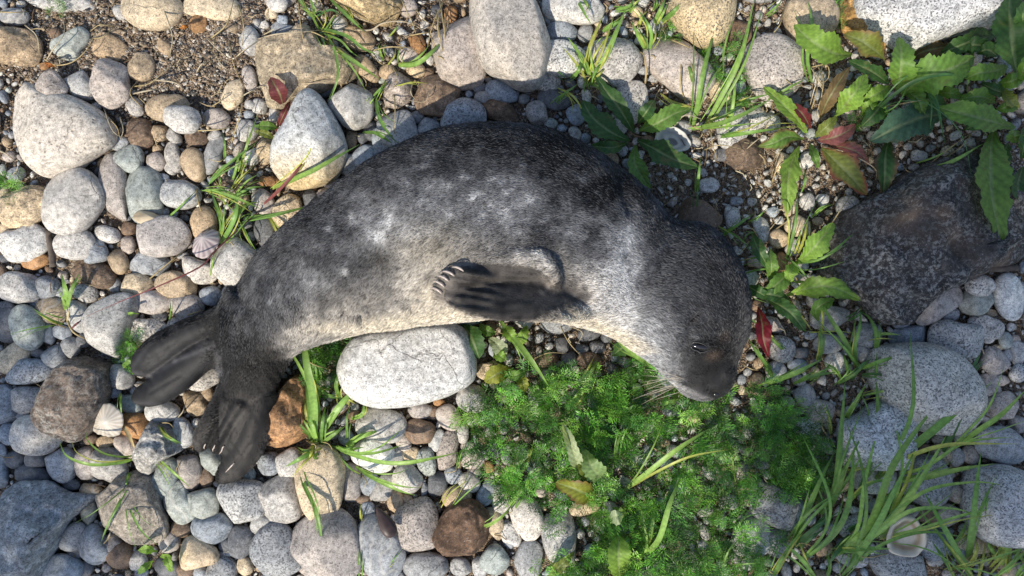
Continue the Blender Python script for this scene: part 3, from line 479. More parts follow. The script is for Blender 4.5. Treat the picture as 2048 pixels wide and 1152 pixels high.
def add_pebble(x, y, r, rn, angular=False, zadd=0):
    asp = rn.uniform(.5, .95); a, b = r, r*asp; h = r*rn.uniform(.5, .75)
    th = rn.uniform(0, 6.283); c, s = math.cos(th), math.sin(th)
    Q = V1.copy()
    for _ in range(6 if angular else 2):
        n = np.array([rn.gauss(0, 1), rn.gauss(0, 1), rn.gauss(.2, 1)]); n /= np.linalg.norm(n)
        d = Q@n; Q = Q-np.clip(d-rn.uniform(.22 if angular else .6, .62 if angular else .85), 0, None)[:, None]*n
    Q = Q*np.array([a, b, h])*PX
    Q = np.stack([Q[:, 0]*c-Q[:, 1]*s, Q[:, 0]*s+Q[:, 1]*c, Q[:, 2]], 1)
    z = h*PX*.35+zadd; cc = jitter(PAL[rn.randrange(len(PAL))], rn, .25)
    if angular and rn.random() < .75: cc = jitter(COLS['p' if rn.random() < .45 else 'w'][0], rn, .2)
    mass_add(Q+np.array(P(x, y, z)), F1, cc)
    mark_ellipse(x, y, a, b, -math.degrees(th), .95)
def free(x, y, r):
    for k in range(9):
        if k == 0: X, Y = x, y
        else: X, Y = x+r*.85*math.cos(k*.785), y+r*.85*math.sin(k*.785)
        i, j = int((Y-GY0)//GS), int((X-GX0)//GS)
        if i < 0 or j < 0 or i >= GH or j >= GW or occ[i, j]: return False
    return True
rp = random.Random(3)
# large ones beyond the frame edge and under the animal
for rad, tries in ((60, 700), (42, 1500), (30, 2500)):
    for _ in range(tries):
        x, y = rp.uniform(GX0+rad, GX0+GW*GS-rad), rp.uniform(GY0+rad, GY0+GH*GS-rad)
        inside = -10 < x < 2058 and -10 < y < 1162
        if inside and not in_seal(np.array(x), np.array(y)): continue
        if inside and rad > 45: continue
        if free(x, y, rad): add_pebble(x, y, rad*rp.uniform(.85, 1), rp, False)
for rad, tries in ((20, 5000), (15, 9000), (11, 14000), (8, 22000), (5.5, 26000)):
    for _ in range(tries):
        if rad > 11: x, y = rp.uniform(GX0+rad, GX0+GW*GS-rad), rp.uniform(GY0+rad, GY0+GH*GS-rad)
        else: x, y = rp.uniform(-40, 2088), rp.uniform(-40, 1192)
        zs = zone_sand(x, y); cr_ = crushed(x, y)
        if zs > .15 and rp.random() < (.99 if rad > 6 else .6): continue
        if cr_ > .1 and rad > 11 and rp.random() < .9: continue
        if free(x, y, rad): add_pebble(x, y, rad*rp.uniform(.8, 1.05), rp, cr_ > .05 or rp.random() < .3)
me = mesh_np('small_pebbles', np.vstack(MASS_V), np.vstack(MASS_F)); set_col(me, np.vstack(MASS_C)); me.materials.append(M['mix'])
tag(link('small_pebbles', me), 'small mixed grey, tan and white pebbles filling the gaps between the stones', kind='stuff')
print('mass tris', len(me.polygons))
# soil crumbs and grit on the bare sandy ground
GV, GF, GC, k0 = [], [], [], 0
V0 = np.array([[1, 0, 0], [-1, 0, 0], [0, 1, 0], [0, -1, 0], [0, 0, 1], [0, 0, -1]], float)
F0 = np.array([[0, 2, 4], [2, 1, 4], [1, 3, 4], [3, 0, 4], [2, 0, 5], [1, 2, 5], [3, 1, 5], [0, 3, 5]])
for i in range(16000):
    x, y = (rp.gauss(330, 230), rp.gauss(110, 110)) if i < 7500 else (rp.uniform(-30, 2080), rp.uniform(-30, 1180))
    r = rp.choice((1.6, 2.2, 3, 4.2))*PX; q = V0*np.array([r*rp.uniform(.7, 1.4), r*rp.uniform(.7, 1.4), r*.7])
    a = rp.uniform(0, 6.28); c, s = math.cos(a), math.sin(a); q = np.stack([q[:, 0]*c-q[:, 1]*s, q[:, 0]*s+q[:, 1]*c, q[:, 2]], 1)+NR.randn(6, 3)*r*.15
    z = -.004+.016*zone_sand(x, y)+rp.uniform(0, .002)
    GV.append(q+np.array(P(x, y, z))); GF.append(F0+k0); k0 += 6
    cc = rp.choice(((.36, .29, .21), (.2, .15, .11), (.5, .46, .4), (.09, .08, .07), (.3, .22, .14)))
    GC.append(np.tile(np.array(jitter(cc, rp, .2)), (6, 1)))
me = mesh_np('gravel', np.vstack(GV), np.vstack(GF), False); set_col(me, np.vstack(GC)); me.materials.append(M['mix'])
tag(link('gravel', me), 'fine grit and soil crumbs scattered over the sandy ground', kind='stuff')

# broken bits of straw and root lying in the gaps
DV, DF, DC, k0 = [], [], [], 0
for i in range(650):
    x, y = (rp.uniform(0, 2048), rp.uniform(0, 1152)) if i < 300 else (rp.gauss(420, 200), rp.gauss(120, 90)) if i < 420 else (rp.gauss(1500, 160), rp.gauss(250, 140))
    a = rp.uniform(0, 6.28); l_ = rp.uniform(8, 34)*PX; z = rp.uniform(.004, .02); p = np.array(P(x, y, z)); d = np.array([math.cos(a), math.sin(a), rp.uniform(-.15, .25)])*l_; s_ = np.array([-math.sin(a), math.cos(a), 0])*rp.uniform(.0004, .0011); b = np.array([0, 0, .0008])
    m_ = p+d*.5+s_*rp.uniform(-6, 6)
    DV += [p-s_, p+s_, p+b, m_-s_, m_+s_, m_+b, p+d-s_*.5, p+d+s_*.5, p+d+b*.5]
    for o_ in (0, 3): DF += [[k0+o_, k0+o_+2, k0+o_+5, k0+o_+3], [k0+o_+2, k0+o_+1, k0+o_+4, k0+o_+5]]
    cc = rp.choice(((.40, .31, .18), (.22, .15, .08), (.50, .43, .28), (.12, .08, .05))); DC += [np.array(cc)]*9; k0 += 9
me = mesh_np('plant_debris', np.array(DV), DF); set_col(me, DC); me.materials.append(M['dry'])
tag(link('plant_debris', me), 'broken bits of straw and root littering the gaps between stones', kind='stuff')
# ---------------------------------------------------------------- the seal
def sst(a, b, x): t = np.clip((x-a)/(b-a), 0, 1); return t*t*(3-2*t)
def loft(rings):
    """rings: list of (n,3) arrays, closed ends."""
    n = len(rings[0]); V = np.vstack(rings+[rings[0].mean(0)[None], rings[-1].mean(0)[None]]); F = []
    for i in range(len(rings)-1):
        for j in range(n):
            a, b = i*n+j, i*n+(j+1) % n
            F += [[a, b, b+n], [a, b+n, a+n]]
    c0, c1 = len(V)-2, len(V)-1; m = (len(rings)-1)*n
    for j in range(n):
        F += [[c0, (j+1) % n, j], [c1, m+j, m+(j+1) % n]]
    return V, np.array(F)
def W3(px, py, z): return np.array(P(px, py, z))
def body():
    S = [np.array([*u, *l, zc, hz]) for u, l, zc, hz in SEAL]
    S = cr(S, 6); rings = []; n = 56
    for q in S:
        a, b = W3(q[0], q[1], q[4]), W3(q[2], q[3], q[4]); mid, hv = (a+b)/2, (a-b)/2
        ring = []
        for k in range(n):
            t = 2*math.pi*k/n; c, s = math.cos(t), math.sin(t)
            c2 = math.copysign(abs(c)**.92, c); s2 = math.copysign(abs(s)**.94, s)
            p = mid+hv*c2; z = q[4]+q[5]*s2
            if s < 0: z = q[4]-(q[4]-.024)*abs(s2) if q[4]-q[5] < .024 or True else z
            ring.append([p[0], p[1], z])
        rings.append(np.array(ring))
    return loft(rings)
def tube(st, n=28, sub=5, tilt=0.0):
    """st: (px, py, half-width px, z, half-height m[, dz across])"""
    S = cr([np.array(list(s)+[0]*(6-len(s)), float) for s in st], sub); rings = []
    for i, q in enumerate(S):
        d = S[min(i+1, len(S)-1)][:2]-S[max(i-1, 0)][:2]; d = np.array([d[0], -d[1]])/np.linalg.norm(d)
        nrm = np.array([-d[1], d[0], 0])
        c0 = W3(q[0], q[1], q[3]); hw = max(q[2], 1)*PX*(CAM_H-q[3])/CAM_H; ring = []
        for k in range(n):
            t = 2*math.pi*k/n
            ring.append(c0+nrm*hw*math.cos(t)+np.array([0, 0, 1])*(max(q[4], .002)*math.sin(t)+q[5]*math.cos(t)))
        rings.append(np.array(ring))
    return loft(rings)
pieces = [body()]
# hind flippers: (px, py, half width, z, half height)
pieces.append(tube([(500,640,50,.085,.04),(455,640,34,.073,.03),(420,650,26,.064,.024),(372,670,28,.056,.021),(325,699,32,.049,.019),(292,723,28,.044,.016),(272,742,17,.039,.008),(266,747,6,.038,.004)]))
pieces.append(tube([(480,660,36,.072,.03),(440,690,28,.062,.024),(400,715,30,.054,.022),(355,751,33,.048,.019),(312,781,29,.043,.016),(282,793,21,.037,.010),(266,800,8,.036,.005)]))
pieces.append(tube([(440,668,30,.060,.012),(390,702,30,.048,.006),(330,742,26,.041,.004),(296,762,14,.038,.003)]))
# the heel ridge and the near hind flipper
pieces.append(tube([(505,600,52,.098,.045),(475,650,42,.098,.035),(463,700,27,.088,.03),(458,735,20,.072,.024),(460,760,10,.06,.012)]))
pieces.append(tube([(560,640,70,.082,.05),(530,690,60,.074,.046),(508,740,56,.068,.036),(490,785,51,.058,.026),(472,820,50,.050,.018),(452,855,46,.041,.008),(440,880,34,.038,.005)]))
pieces.append(tube([(470,790,30,.058,.022),(438,833,25,.054,.024),(415,868,24,.048,.020),(404,890,18,.042,.012),(400,903,8,.04,.006)]))
pieces.append(tube([(490,800,22,.062,.024),(460,848,14,.056,.022),(440,884,13,.050,.018),(430,905,10,.045,.01)]))
pieces.append(tube([(505,810,24,.058,.022),(486,848,14,.054,.021),(466,884,13,.049,.017),(446,908,9,.043,.009)]))
pieces.append(tube([(530,780,30,.056,.026),(518,840,30,.052,.027),(496,890,33,.047,.023),(470,930,31,.041,.015),(450,953,22,.038,.011),(440,966,9,.036,.006)]))
# front flipper: drapes over the flank, far side lower
FF = [(1205,600,30,.135,.014,-.014),(1150,600,44,.171,.020,-.026),(1095,592,52,.193,.018,-.030),(1040,590,53,.198,.015,-.03),(990,587,54,.199,.013,-.03),(945,580,50,.200,.012,-.026),(915,572,42,.202,.010,-.02),(898,567,32,.204,.007,-.014)]
FF = [(a,b,c,d,e,-f) for a,b,c,d,e,f in FF]
pieces.append(tube(FF))
DIG = [((950,549),(922,541),(908,537)),((940,560),(908,552),(890,546)),((932,574),(900,564),(879,555)),((930,588),(896,578),(871,566)),((930,604),(896,594),(866,579))]
def ffz(y): return .217-.045*max(0, (y-535)/105.0)**1.5
for i, (a, b, c) in enumerate(DIG):
    pieces.append(tube([(a[0]+62, a[1]+6, 7, ffz(a[1])-.024, .003), (*a, 9, ffz(a[1]), .010), (*b, 8.5, ffz(b[1])+.001, .009), (*c, 6, ffz(c[1])-.001, .006)], 16, 4))
# shoulder bulge, cheek/muzzle pad, brow
pieces.append(tube([(1000,512,12,.205,.008),(1035,511,17,.206,.013),(1070,515,20,.204,.018),(1098,532,21,.199,.021),(1110,558,20,.192,.021),(1108,584,16,.184,.018)]))
pieces.append(tube([(1388,742,22,.094,.038),(1396,758,27,.090,.040),(1404,772,24,.084,.034),(1410,782,15,.078,.024)]))
pieces.append(tube([(1426,700,24,.098,.038),(1434,730,28,.096,.040),(1440,752,25,.092,.038),(1442,770,20,.082,.028)]))
V = []; F = []; k = 0
for v, f in pieces: V.append(v); F.append(f+k); k += len(v)
raw = mesh_np('seal_raw', np.vstack(V), np.vstack(F))
tmp = link('seal_raw', raw); md = tmp.modifiers.new('r', 'REMESH'); md.mode = 'VOXEL'; md.voxel_size = .0029; md.use_smooth_shade = True
sm = tmp.modifiers.new('s', 'SMOOTH'); sm.factor = .5; sm.iterations = 5
dg = bpy.context.evaluated_depsgraph_get(); seal_me = bpy.data.meshes.new_from_object(tmp.evaluated_get(dg)); bpy.data.objects.remove(tmp)
n = len(seal_me.vertices); SV = np.empty(n*3, np.float32); seal_me.vertices.foreach_get('co', SV); SV = SV.reshape(-1, 3).astype(float)
SN = np.empty(n*3, np.float32); seal_me.vertices.foreach_get('normal', SN); SN = SN.reshape(-1, 3).astype(float)
print('seal verts', n)
def photo(Vx):
    k_ = PX*(CAM_H-Vx[:, 2])/CAM_H
    return Vx[:, 0]/k_+1024, 576-Vx[:, 1]/k_
sx, sy = photo(SV); up = np.clip(SN[:, 2]*1.6, 0, 1)
def g(x, y, cx, cy, rx, ry=None, ang=0):
    ry = ry or rx; A = math.radians(ang); u = (x-cx)*math.cos(A)+(y-cy)*math.sin(A); v = -(x-cx)*math.sin(A)+(y-cy)*math.cos(A)
    return np.exp(-(u/rx)**2-(v/ry)**2)
FPOLY = smooth_closed([(866,577),(878,560),(903,541),(935,530),(1000,529),(1045,531),(1068,537),(1088,552),(1118,560),(1158,568),(1184,594),(1142,622),(1098,637),(1040,645),(980,639),(930,625),(890,608),(868,592)], 60)
def poly_soft(q, x, y, wd):
    d = np.full(len(x), 1e9); ins = np.zeros(len(x), bool); j = len(q)-1
    for i in range(len(q)):
        ax, ay, bx, by = *q[j], *q[i]
        t = np.clip(((x-ax)*(bx-ax)+(y-ay)*(by-ay))/((bx-ax)**2+(by-ay)**2+1e-9), 0, 1); d = np.minimum(d, np.hypot(x-ax-t*(bx-ax), y-ay-t*(by-ay)))
        ins ^= ((by > y) != (ay > y)) & (x < (ax-bx)*(y-by)/(ay-by+1e-9)+bx); j = i
    return np.where(ins, np.clip(.5+d/wd, 0, 1), np.clip(.5-d/wd, 0, 1))
# relief: eye socket, ear slit, nostril, folds of skin, grooves between digits
D = np.zeros(n)
D -= .0045*g(sx, sy, 1397, 694, 22, 12, 12)*up; D += .0022*g(sx, sy, 1397, 676, 22, 7, 12)*up; D += .002*g(sx, sy, 1395, 710, 20, 5, 10)*up
D -= .005*g(sx, sy, 1388, 639, 13, 3.5, -38)*up; D += .0025*g(sx, sy, 1394, 643, 10, 5, -38)*up
D -= .006*g(sx, sy, 1433, 788, 6, 4, 30)
D -= .003*g(sx, sy, 1413, 782, 3, 16)
def seg(x, y, a, b, wd):
    ax, ay = a; bx, by = b; t = np.clip(((x-ax)*(bx-ax)+(y-ay)*(by-ay))/((bx-ax)**2+(by-ay)**2), 0, 1)
    return np.exp(-(np.hypot(x-ax-t*(bx-ax), y-ay-t*(by-ay))/wd)**2)
for a, b, dpt, wd in (((690,628),(722,640),.006,8),((722,640),(738,668),.008,8),((738,612),(748,668),.005,9),((640,668),(690,628),.006,9),((775,655),(825,622),.006,9),((825,622),(900,596),.005,10),((660,610),(700,600),.004,12),((1135,622),(1170,650),.006,8),((1185,640),(1215,665),.004,8),
                      ((1245,350),(1262,420),.007,16),((1225,330),(1240,400),.003,22),((640,668),(700,650),.003,8),((480,600),(520,640),.003,12),
                      ((930,556),(1000,566),.0012,3.5),((925,570),(980,583),.0012,3.5),((925,585),(980,598),.0012,3.5),((930,600),(980,612),.0012,3.5),
                      ((1250,470),(1290,640),.003,26),((1120,505),(1135,560),.004,12)):
    D -= dpt*seg(sx, sy, a, b, wd)*up
D -= .006*seg(sx, sy, (1352, 440), (1262, 560), 22)*up*0+.0035*seg(sx, sy, (1345, 770), (1362, 715), 8)*up+.0025*seg(sx, sy, (1362, 715), (1380, 668), 8)*up
D += .004*g(sx, sy, 1428, 668, 26, 12, 20)*up
for a, b in (((330,705),(290,735)),((350,685),(300,715)),((360,750),(300,785)),((430,860),(412,895)),((500,890),(462,940))):
    D -= .0012*seg(sx, sy, a, b, 4)*up
fz_ = np.maximum(seg(sx, sy, (445, 655), (280, 750), 45), seg(sx, sy, (520, 740), (445, 950), 75))
fz_ = fz_*np.where(sx > 440, sst(680, 740, sy), 1)
D += .0008*fz_*vn(np.stack([sx*.012+sy*.02, sx*.10-sy*.07, 0*sx], 1), 1.0, 3)
ffz_ = poly_soft(FPOLY, sx, sy, 20)*(SV[:, 2] > .12)
FQ = np.sin((sy-535+(sx-880)*-.18)*.36+.4)
D += .0008*sst(1040, 960, sx)*ffz_*FQ+.0012*ffz_*vn(np.stack([sx*.010, sy*.085, 0*sx], 1), 1.0, 6)
D += .0012*g(sx, sy, 1418, 750, 55, 50)*vn(SV, 90, 8)-.0035*seg(sx, sy, (1428, 802), (1424, 780), 3)*up
D += .0022*vn(SV, 14, 1)+.0012*vn(SV, 35, 2)
SV = SV+SN*D[:, None]; SV[:, 2] = np.maximum(SV[:, 2], .022)
seal_me.vertices.foreach_set('co', SV.astype(np.float32).ravel()); seal_me.update()
seal_me.vertices.foreach_get('normal', (tmpn := np.empty(n*3, np.float32))); SN = tmpn.reshape(-1, 3).astype(float)

# fur pattern: tones and spots of the coat, flipper highlights painted in
UP_, LO_ = np.array([s[0] for s in SEAL], float), np.array([s[1] for s in SEAL], float)
MID = cr((UP_+LO_)/2, 6); HAL = cr((UP_-LO_)/2, 6); TAN = np.gradient(MID, axis=0)
def frame(x, y):
    best = np.full(len(x), 1e9); idx = np.zeros(len(x), int)
    for i, m_ in enumerate(MID):
        d = (x-m_[0])**2+(y-m_[1])**2; b = d < best; best[b] = d[b]; idx[b] = i
    h = HAL[idx]; v = ((x-MID[idx, 0])*h[:, 0]+(y-MID[idx, 1])*h[:, 1])/(h**2).sum(1)
    return idx/(len(MID)-1), v          # v = +1 on the back, -1 on the belly
LIGHTSPOTS = [(898,374,16),(930,352,14),(985,360,16),(1018,380,13),(1130,343,15),(1145,472,17),(840,330,15),(600,522,16),(622,560,12),(760,470,20),(785,430,28),(740,505,18),(850,405,16),(905,428,15),(950,395,14),(1010,425,18),(960,300,14),(1090,440,14),(700,430,22),(660,455,16),(690,540,14),(1060,395,12),(1170,360,12),(880,300,12),(1040,330,12),(810,365,14),(1170,420,12),(1095,360,12),(1385,565,10),(1140,588,6),(560,570,12),(536,600,9),(730,390,14)]
DARKSPOTS = [(880,485,16),(730,530,22),(770,520,16),(1200,390,40),(1245,380,30),(1100,310,50),(1000,290,50),(900,460,12),(860,430,12),(640,520,20),(580,600,24),(1080,470,25),(1190,490,26),(1010,480,18),(660,600,18),(860,560,14),(1110,400,16),(940,440,14)]
DK, MD, LT, WH, CRM = np.array([.011, .011, .012]), np.array([.075, .076, .081]), np.array([.22, .222, .23]), np.array([.60, .60, .60]), np.array([.55, .49, .39])
def coat(Vx):
    x, y = photo(Vx); u, v = frame(x, y); N_ = len(x)
    n1, n2, n3 = vn(Vx, 60, 5), vn(Vx, 135, 6), vn(Vx, 25, 7)
    L = .53-.30*sst(.05, .95, v)+.21*sst(-.05, -.75, v)+.19*n1+.13*n2+.12*n3
    for a, b, r in LIGHTSPOTS: L += .30*g(x, y, a+5*n2, b, r*.8, r*.6)*(.8+.9*n2)
    for a, b, r in DARKSPOTS: L -= .26*g(x, y, a, b, r*1.2)
    L += .22*g(x, y, 790, 440, 110, 80); L += .2*g(x, y, 1010, 400, 120, 60); L += .15*g(x, y, 850, 560, 70, 60)
    # neck and throat
    L += .85*g(x, y, 1218, 610, 50, 58, 15)+.30*g(x, y, 1240, 530, 45, 70, 10)+.30*g(x, y, 1290, 685, 50, 40)+.15*g(x, y, 1190, 560, 36)
    L += .30*g(x, y, 1248, 490, 36, 85, 8)+.15*g(x, y, 1225, 590, 40)
    # head: dark crown, greyer cheek
    hd = sst(.55, .66, u)
    L = L*(1-hd)+hd*(.29+.10*n2+.05*n1+.55*sst(.05, -.95, v)+.30*g(x, y, 1265, 600, 40, 85, -25)+.12*g(x, y, 1330, 650, 50))
    L += .12*g(x, y, 1385, 565, 20)
    L = L*(1-.93*np.clip(sst(.15,.72,g(x, y, 1420, 750, 64, 58)+.14*n2+.1*n1)*1.0, 0, .92)*(1+.12*n2))-.16*g(x, y, 1440, 690, 46)-.14*g(x, y, 1440, 560, 70, 120)
    L += .30*seg(x, y, (1350, 768), (1420, 799), 6)-.22*g(x, y, 1397, 696, 34, 22, 12)+.22*seg(x, y, (1380, 672), (1408, 678), 4)*(.5+n2)+.2*seg(x, y, (1378, 712), (1412, 716), 4)*(.5+n2)
    L -= .3*sst(.12, .0, u)+.3*g(x, y, 500, 690, 60, 60)
    fl = np.zeros(N_)       # flippers
    for a, b, r in (((455,655),(290,735),40),((440,690),(290,790),44),((520,760),(470,850),70),((470,850),(440,950),66)):
        fl = np.maximum(fl, seg(x, y, a, b, r*1.15))
    fl = sst(.25, .75, fl)*sst(.17, .06, u)*np.where(x > 440, sst(655, 735, y+8*n2), 1)
    sheen_strk = vn(np.stack([x*.012+y*.02, x*.09-y*.06, 0*x], 1), 1.0, 3)
    L = L*(1-fl)+fl*(.02+.04*n1+.06*np.clip(sheen_strk, 0, 1))  # streaks paint a soft sheen along the hind flippers
    rim = seg(x, y, (430, 690), (350, 722), 5)*.35+seg(x, y, (350, 722), (300, 752), 5)*.22+seg(x, y, (425, 683), (396, 690), 5)*.2+seg(x, y, (437, 705), (437, 745), 7)*.5  # pale web and inner edge, lobe highlights painted into the colour
    rim += .22*seg(x, y, (300, 752), (268, 746), 5)+.18*seg(x, y, (268, 806), (318, 809), 5)+.16*seg(x, y, (262, 738), (300, 685), 5)+.15*seg(x, y, (392, 880), (402, 905), 5)+.12*seg(x, y, (505, 800), (470, 850), 6)  # further highlights painted along the flipper outlines
    L += rim
    L += .18*seg(x, y, (492, 560), (455, 720), 12)*(Vx[:, 2] > .06)*(.6+.6*n2)
    ff = np.zeros(N_)
    for i in range(len(FF)-1): ff = np.maximum(ff, seg(x, y, FF[i][:2], FF[i+1][:2], 55))
    zff = Vx[:, 2] > .075
    ff = poly_soft(FPOLY, x+5*n2+3*vn(Vx, 300, 9), y+4*n3+3*vn(Vx, 300, 8), 9+26*sst(1060, 1130, x))*zff
    L = L*(1-ff)+ff*(.19+.16*n2+.10*g(x, y, 1120, 590, 50, 24)+.05*np.sin((y-535+(x-880)*-.18)*.36+.4)*sst(1060, 960, x)+.07*n1-.06*sst(590, 630, y))  # sine stripes paint highlights on the digit ridges
    tips = sst(922, 884, x-(y-535)*.0)*ff; L += .34*tips
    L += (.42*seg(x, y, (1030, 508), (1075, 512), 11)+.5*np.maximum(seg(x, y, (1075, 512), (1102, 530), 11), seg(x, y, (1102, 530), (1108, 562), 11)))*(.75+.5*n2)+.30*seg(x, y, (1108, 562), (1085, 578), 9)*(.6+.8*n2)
    L += .3*sst(.55, .9, g(x, y, 1075, 575, 5))*0
    # cream belly along the lower edge
    cr_ = sst(-.70, -.93, v)*sst(.15, .24, u)*(1-ff)*sst(.80, .66, u)
    cr_ = np.maximum(cr_, .75*g(x, y, 870, 590, 40, 36)*(1-ff)); cr_ = np.maximum(cr_, .55*g(x, y, 860, 500, 80, 50)*(1-ff))
    cr_ = np.maximum(cr_, .85*g(x, y, 1180, 645, 60, 22)*(1-ff)); cr_ = np.maximum(cr_, .6*sst(.2, .9, g(x, y, 690, 655, 100, 20)))
    cr_ = np.maximum(cr_, sst(.0, -.5, -Vx[:, 2]+.03)*0)
    L = np.clip(L, 0, 1.15)
    def lerp(a, b, t): return a[None]*(1-t[:, None])+b[None]*t[:, None]
    c = np.where((L < .35)[:, None], lerp(DK, MD, L/.35), np.where((L < .7)[:, None], lerp(MD, LT, (L-.35)/.35), lerp(LT, WH, np.clip((L-.7)/.4, 0, 1))))
    warm = sst(.1, -.6, v)*sst(.62, .45, u); c = c*(1+warm[:, None]*np.array([.12, .03, -.10]))
    c = c*(1-cr_[:, None])+cr_[:, None]*(CRM*(.75+.45*np.clip(L, 0, 1)[:, None]+.12*n2[:, None]))
    br = np.clip(ff*.8+fl*.6+g(x, y, 1425, 760, 60, 50), 0, 1)[:, None]; c = c*(1+br*np.array([.10, .01, -.06]))
    bw = (.5*g(x, y, 1428, 712, 16, 9, -20)+.35*g(x, y, 1392, 640, 10, 6, -38)+.3*g(x, y, 1450, 675, 12))[:, None]; c = c*(1-bw)+bw*np.array([.13, .09, .065])
    dk = (.9*g(x, y, 1397, 694, 17, 7, 12)+.8*g(x, y, 1386, 641, 12, 3, -38)+.8*g(x, y, 1432, 789, 9, 6)+.5*g(x, y, 1378, 676, 4, 10, -20))[:, None]
    c = c*(1-np.clip(dk, 0, 1))+np.clip(dk, 0, 1)*np.array([.012, .011, .011])
    return c, u, v, ff, fl
SC, su, sv, sff, sfl = coat(SV)
set_col(seal_me, SC*.8); seal_me.materials.clear(); seal_me.materials.append(M['fur_skin'])
seal_me.polygons.foreach_set('use_smooth', np.ones(len(seal_me.polygons), bool))
M['lid'] = paint('eyelid', (.07, .066, .062), .2, .8)
root = empty('seal_pup', P(1024, 500, 0)); tag(root, 'dark grey mottled seal pup lying curled on its side across the pebbles', 'seal')
def child(name, me, parent=root):
    o = link(name, me); o.parent = parent; o.matrix_parent_inverse = Matrix.Translation(-root.location); return o
body_o = child('body', seal_me)

# fur: tapered hair strands laid back along the body
def make_fur(NH=300000):
    nf = len(seal_me.polygons); tot = np.empty(nf, np.int32); seal_me.polygons.foreach_get('loop_total', tot)
    st = np.empty(nf, np.int32); seal_me.polygons.foreach_get('loop_start', st)
    lv = np.empty(len(seal_me.loops), np.int32); seal_me.loops.foreach_get('vertex_index', lv)
    ar = np.empty(nf, np.float32); seal_me.polygons.foreach_get('area', ar)
    nz = SN[lv[st], 2]; wgt = ar*np.where(nz > -.25, 1, .0); wgt /= wgt.sum()
    fi = NR.choice(nf, NH, p=wgt); a, b, c, d = lv[st[fi]], lv[st[fi]+1], lv[st[fi]+2], lv[st[fi]+np.minimum(3, tot[fi]-1)]
    s, t = NR.rand(NH, 1), NR.rand(NH, 1)
    def bl(A): return A[a]*(1-s)*(1-t)+A[b]*s*(1-t)+A[c]*s*t+A[d]*(1-s)*t
    Pn, Nn = bl(SV), bl(SN); Nn /= np.linalg.norm(Nn, axis=1)[:, None]
    C, u, v, ff, fl = coat(Pn); x, y = photo(Pn)
    idx = np.clip((u*(len(MID)-1)).astype(int), 0, len(MID)-1); tn = -TAN[idx]; tn = tn/np.linalg.norm(tn, axis=1)[:, None]
    dr = np.stack([tn[:, 0], -tn[:, 1], -.25*np.ones(NH)], 1)
    # fan out away from the back towards the belly, and along the flippers
    hv = HAL[idx]; hv = hv/np.linalg.norm(hv, axis=1)[:, None]; dr[:, :2] += np.stack([-hv[:, 0], hv[:, 1]], 1)*.45
    left = fl > .4; dr[left & (x < 445)] = (-.85, -.5, -.1); dr[left & (x >= 445)] = (-.35, -.9, -.1)
    fr = ff > .4; dr[fr] = (-.95, .18, 0)
    dr += NR.randn(NH, 3)*.16+np.stack([vn(Pn, 60, 11), vn(Pn, 60, 12), vn(Pn, 60, 13)], 1)*.32
    dr -= Nn*(dr*Nn).sum(1)[:, None]; dr /= np.linalg.norm(dr, axis=1)[:, None]+1e-9
    flc = fl; fl = fl*np.where(x > 440, sst(690, 850, y), sst(452, 385, x)); mz = sst(.15, .8, g(x, y, 1418, 750, 62, 58)+.15*vn(Pn, 90, 21)); ln = .0060*(1-.45*ff)*(1-.48*fl)*(1-.38*mz)*(1-.45*sst(.75, .95, u))*NR.uniform(.6, 1.15, NH)
    eye = g(x, y, 1397, 694, 17, 8, 12)+g(x, y, 1433, 788, 8, 6)+g(x, y, 1387, 640, 9, 3, -38); ln *= 1-np.clip(eye*1.2, 0, .92)
    lift = ((.30+.12*NR.randn(NH))*(1-.6*fl)*(1-.6*ff)*(1-.3*mz))[:, None]
    p0 = Pn-Nn*.0004; p1 = p0+dr*ln[:, None]*.5+Nn*lift*ln[:, None]*.75; p2 = p0+dr*ln[:, None]+Nn*lift*ln[:, None]*.9
    hv_ = np.clip(1+.36*NR.randn(NH)+.42*vn(Pn, 280, 15)+.28*vn(Pn, 460, 16), .25, 2.8)[:, None]
    grey = NR.rand(NH, 1) < .16
    C = C*hv_*(1-.4*np.maximum(ff*.6, flc))[:, None]; C = np.where(grey, C*.6+np.array([.20, .205, .215])*.5*(1-.85*np.maximum(ff, flc)[:, None])*(1-.8*np.clip(g(x, y, 1422, 752, 46, 44)*1.5, 0, 1))[:, None], C)
    cd = bpy.data.hair_curves.new('fur'); cd.add_curves([3]*NH)
    pts = np.stack([p0, p1, p2], 1).reshape(-1, 3).astype(np.float32)
    cd.attributes['position'].data.foreach_set('vector', pts.ravel()) if 'position' in cd.attributes else cd.points.foreach_set('position', pts.ravel())
    ra = cd.attributes.get('radius') or cd.attributes.new('radius', 'FLOAT', 'POINT')
    ra.data.foreach_set('value', np.tile(np.array([.00027, .00023, .00006], np.float32), NH))
    ca = cd.attributes.new('col', 'FLOAT_COLOR', 'CURVE'); ca.data.foreach_set('color', np.hstack([np.clip(C, 0, .9), np.ones((NH, 1))]).astype(np.float32).ravel())
    m = NT('fur'); at = m.n('Attribute', attribute_name='col'); m.l(at.outputs['Color'], m.b.inputs['Base Color'])
    m.b.inputs['Roughness'].default_value = .45; m.b.inputs['Specular IOR Level'].default_value = .22
    cd.materials.append(m.m); child('fur', cd)
make_fur()
def ray_top(px, py, off=0.0):
    """nearest coat vertex under a photo point (top side)."""
    d = (sx2-px)**2+(sy2-py)**2-SV[:, 2]*400
    i = int(np.argmin(np.where(SN[:, 2] > -.1, d, 1e9))); return SV[i]+SN[i]*off, SN[i]
sx2, sy2 = photo(SV)
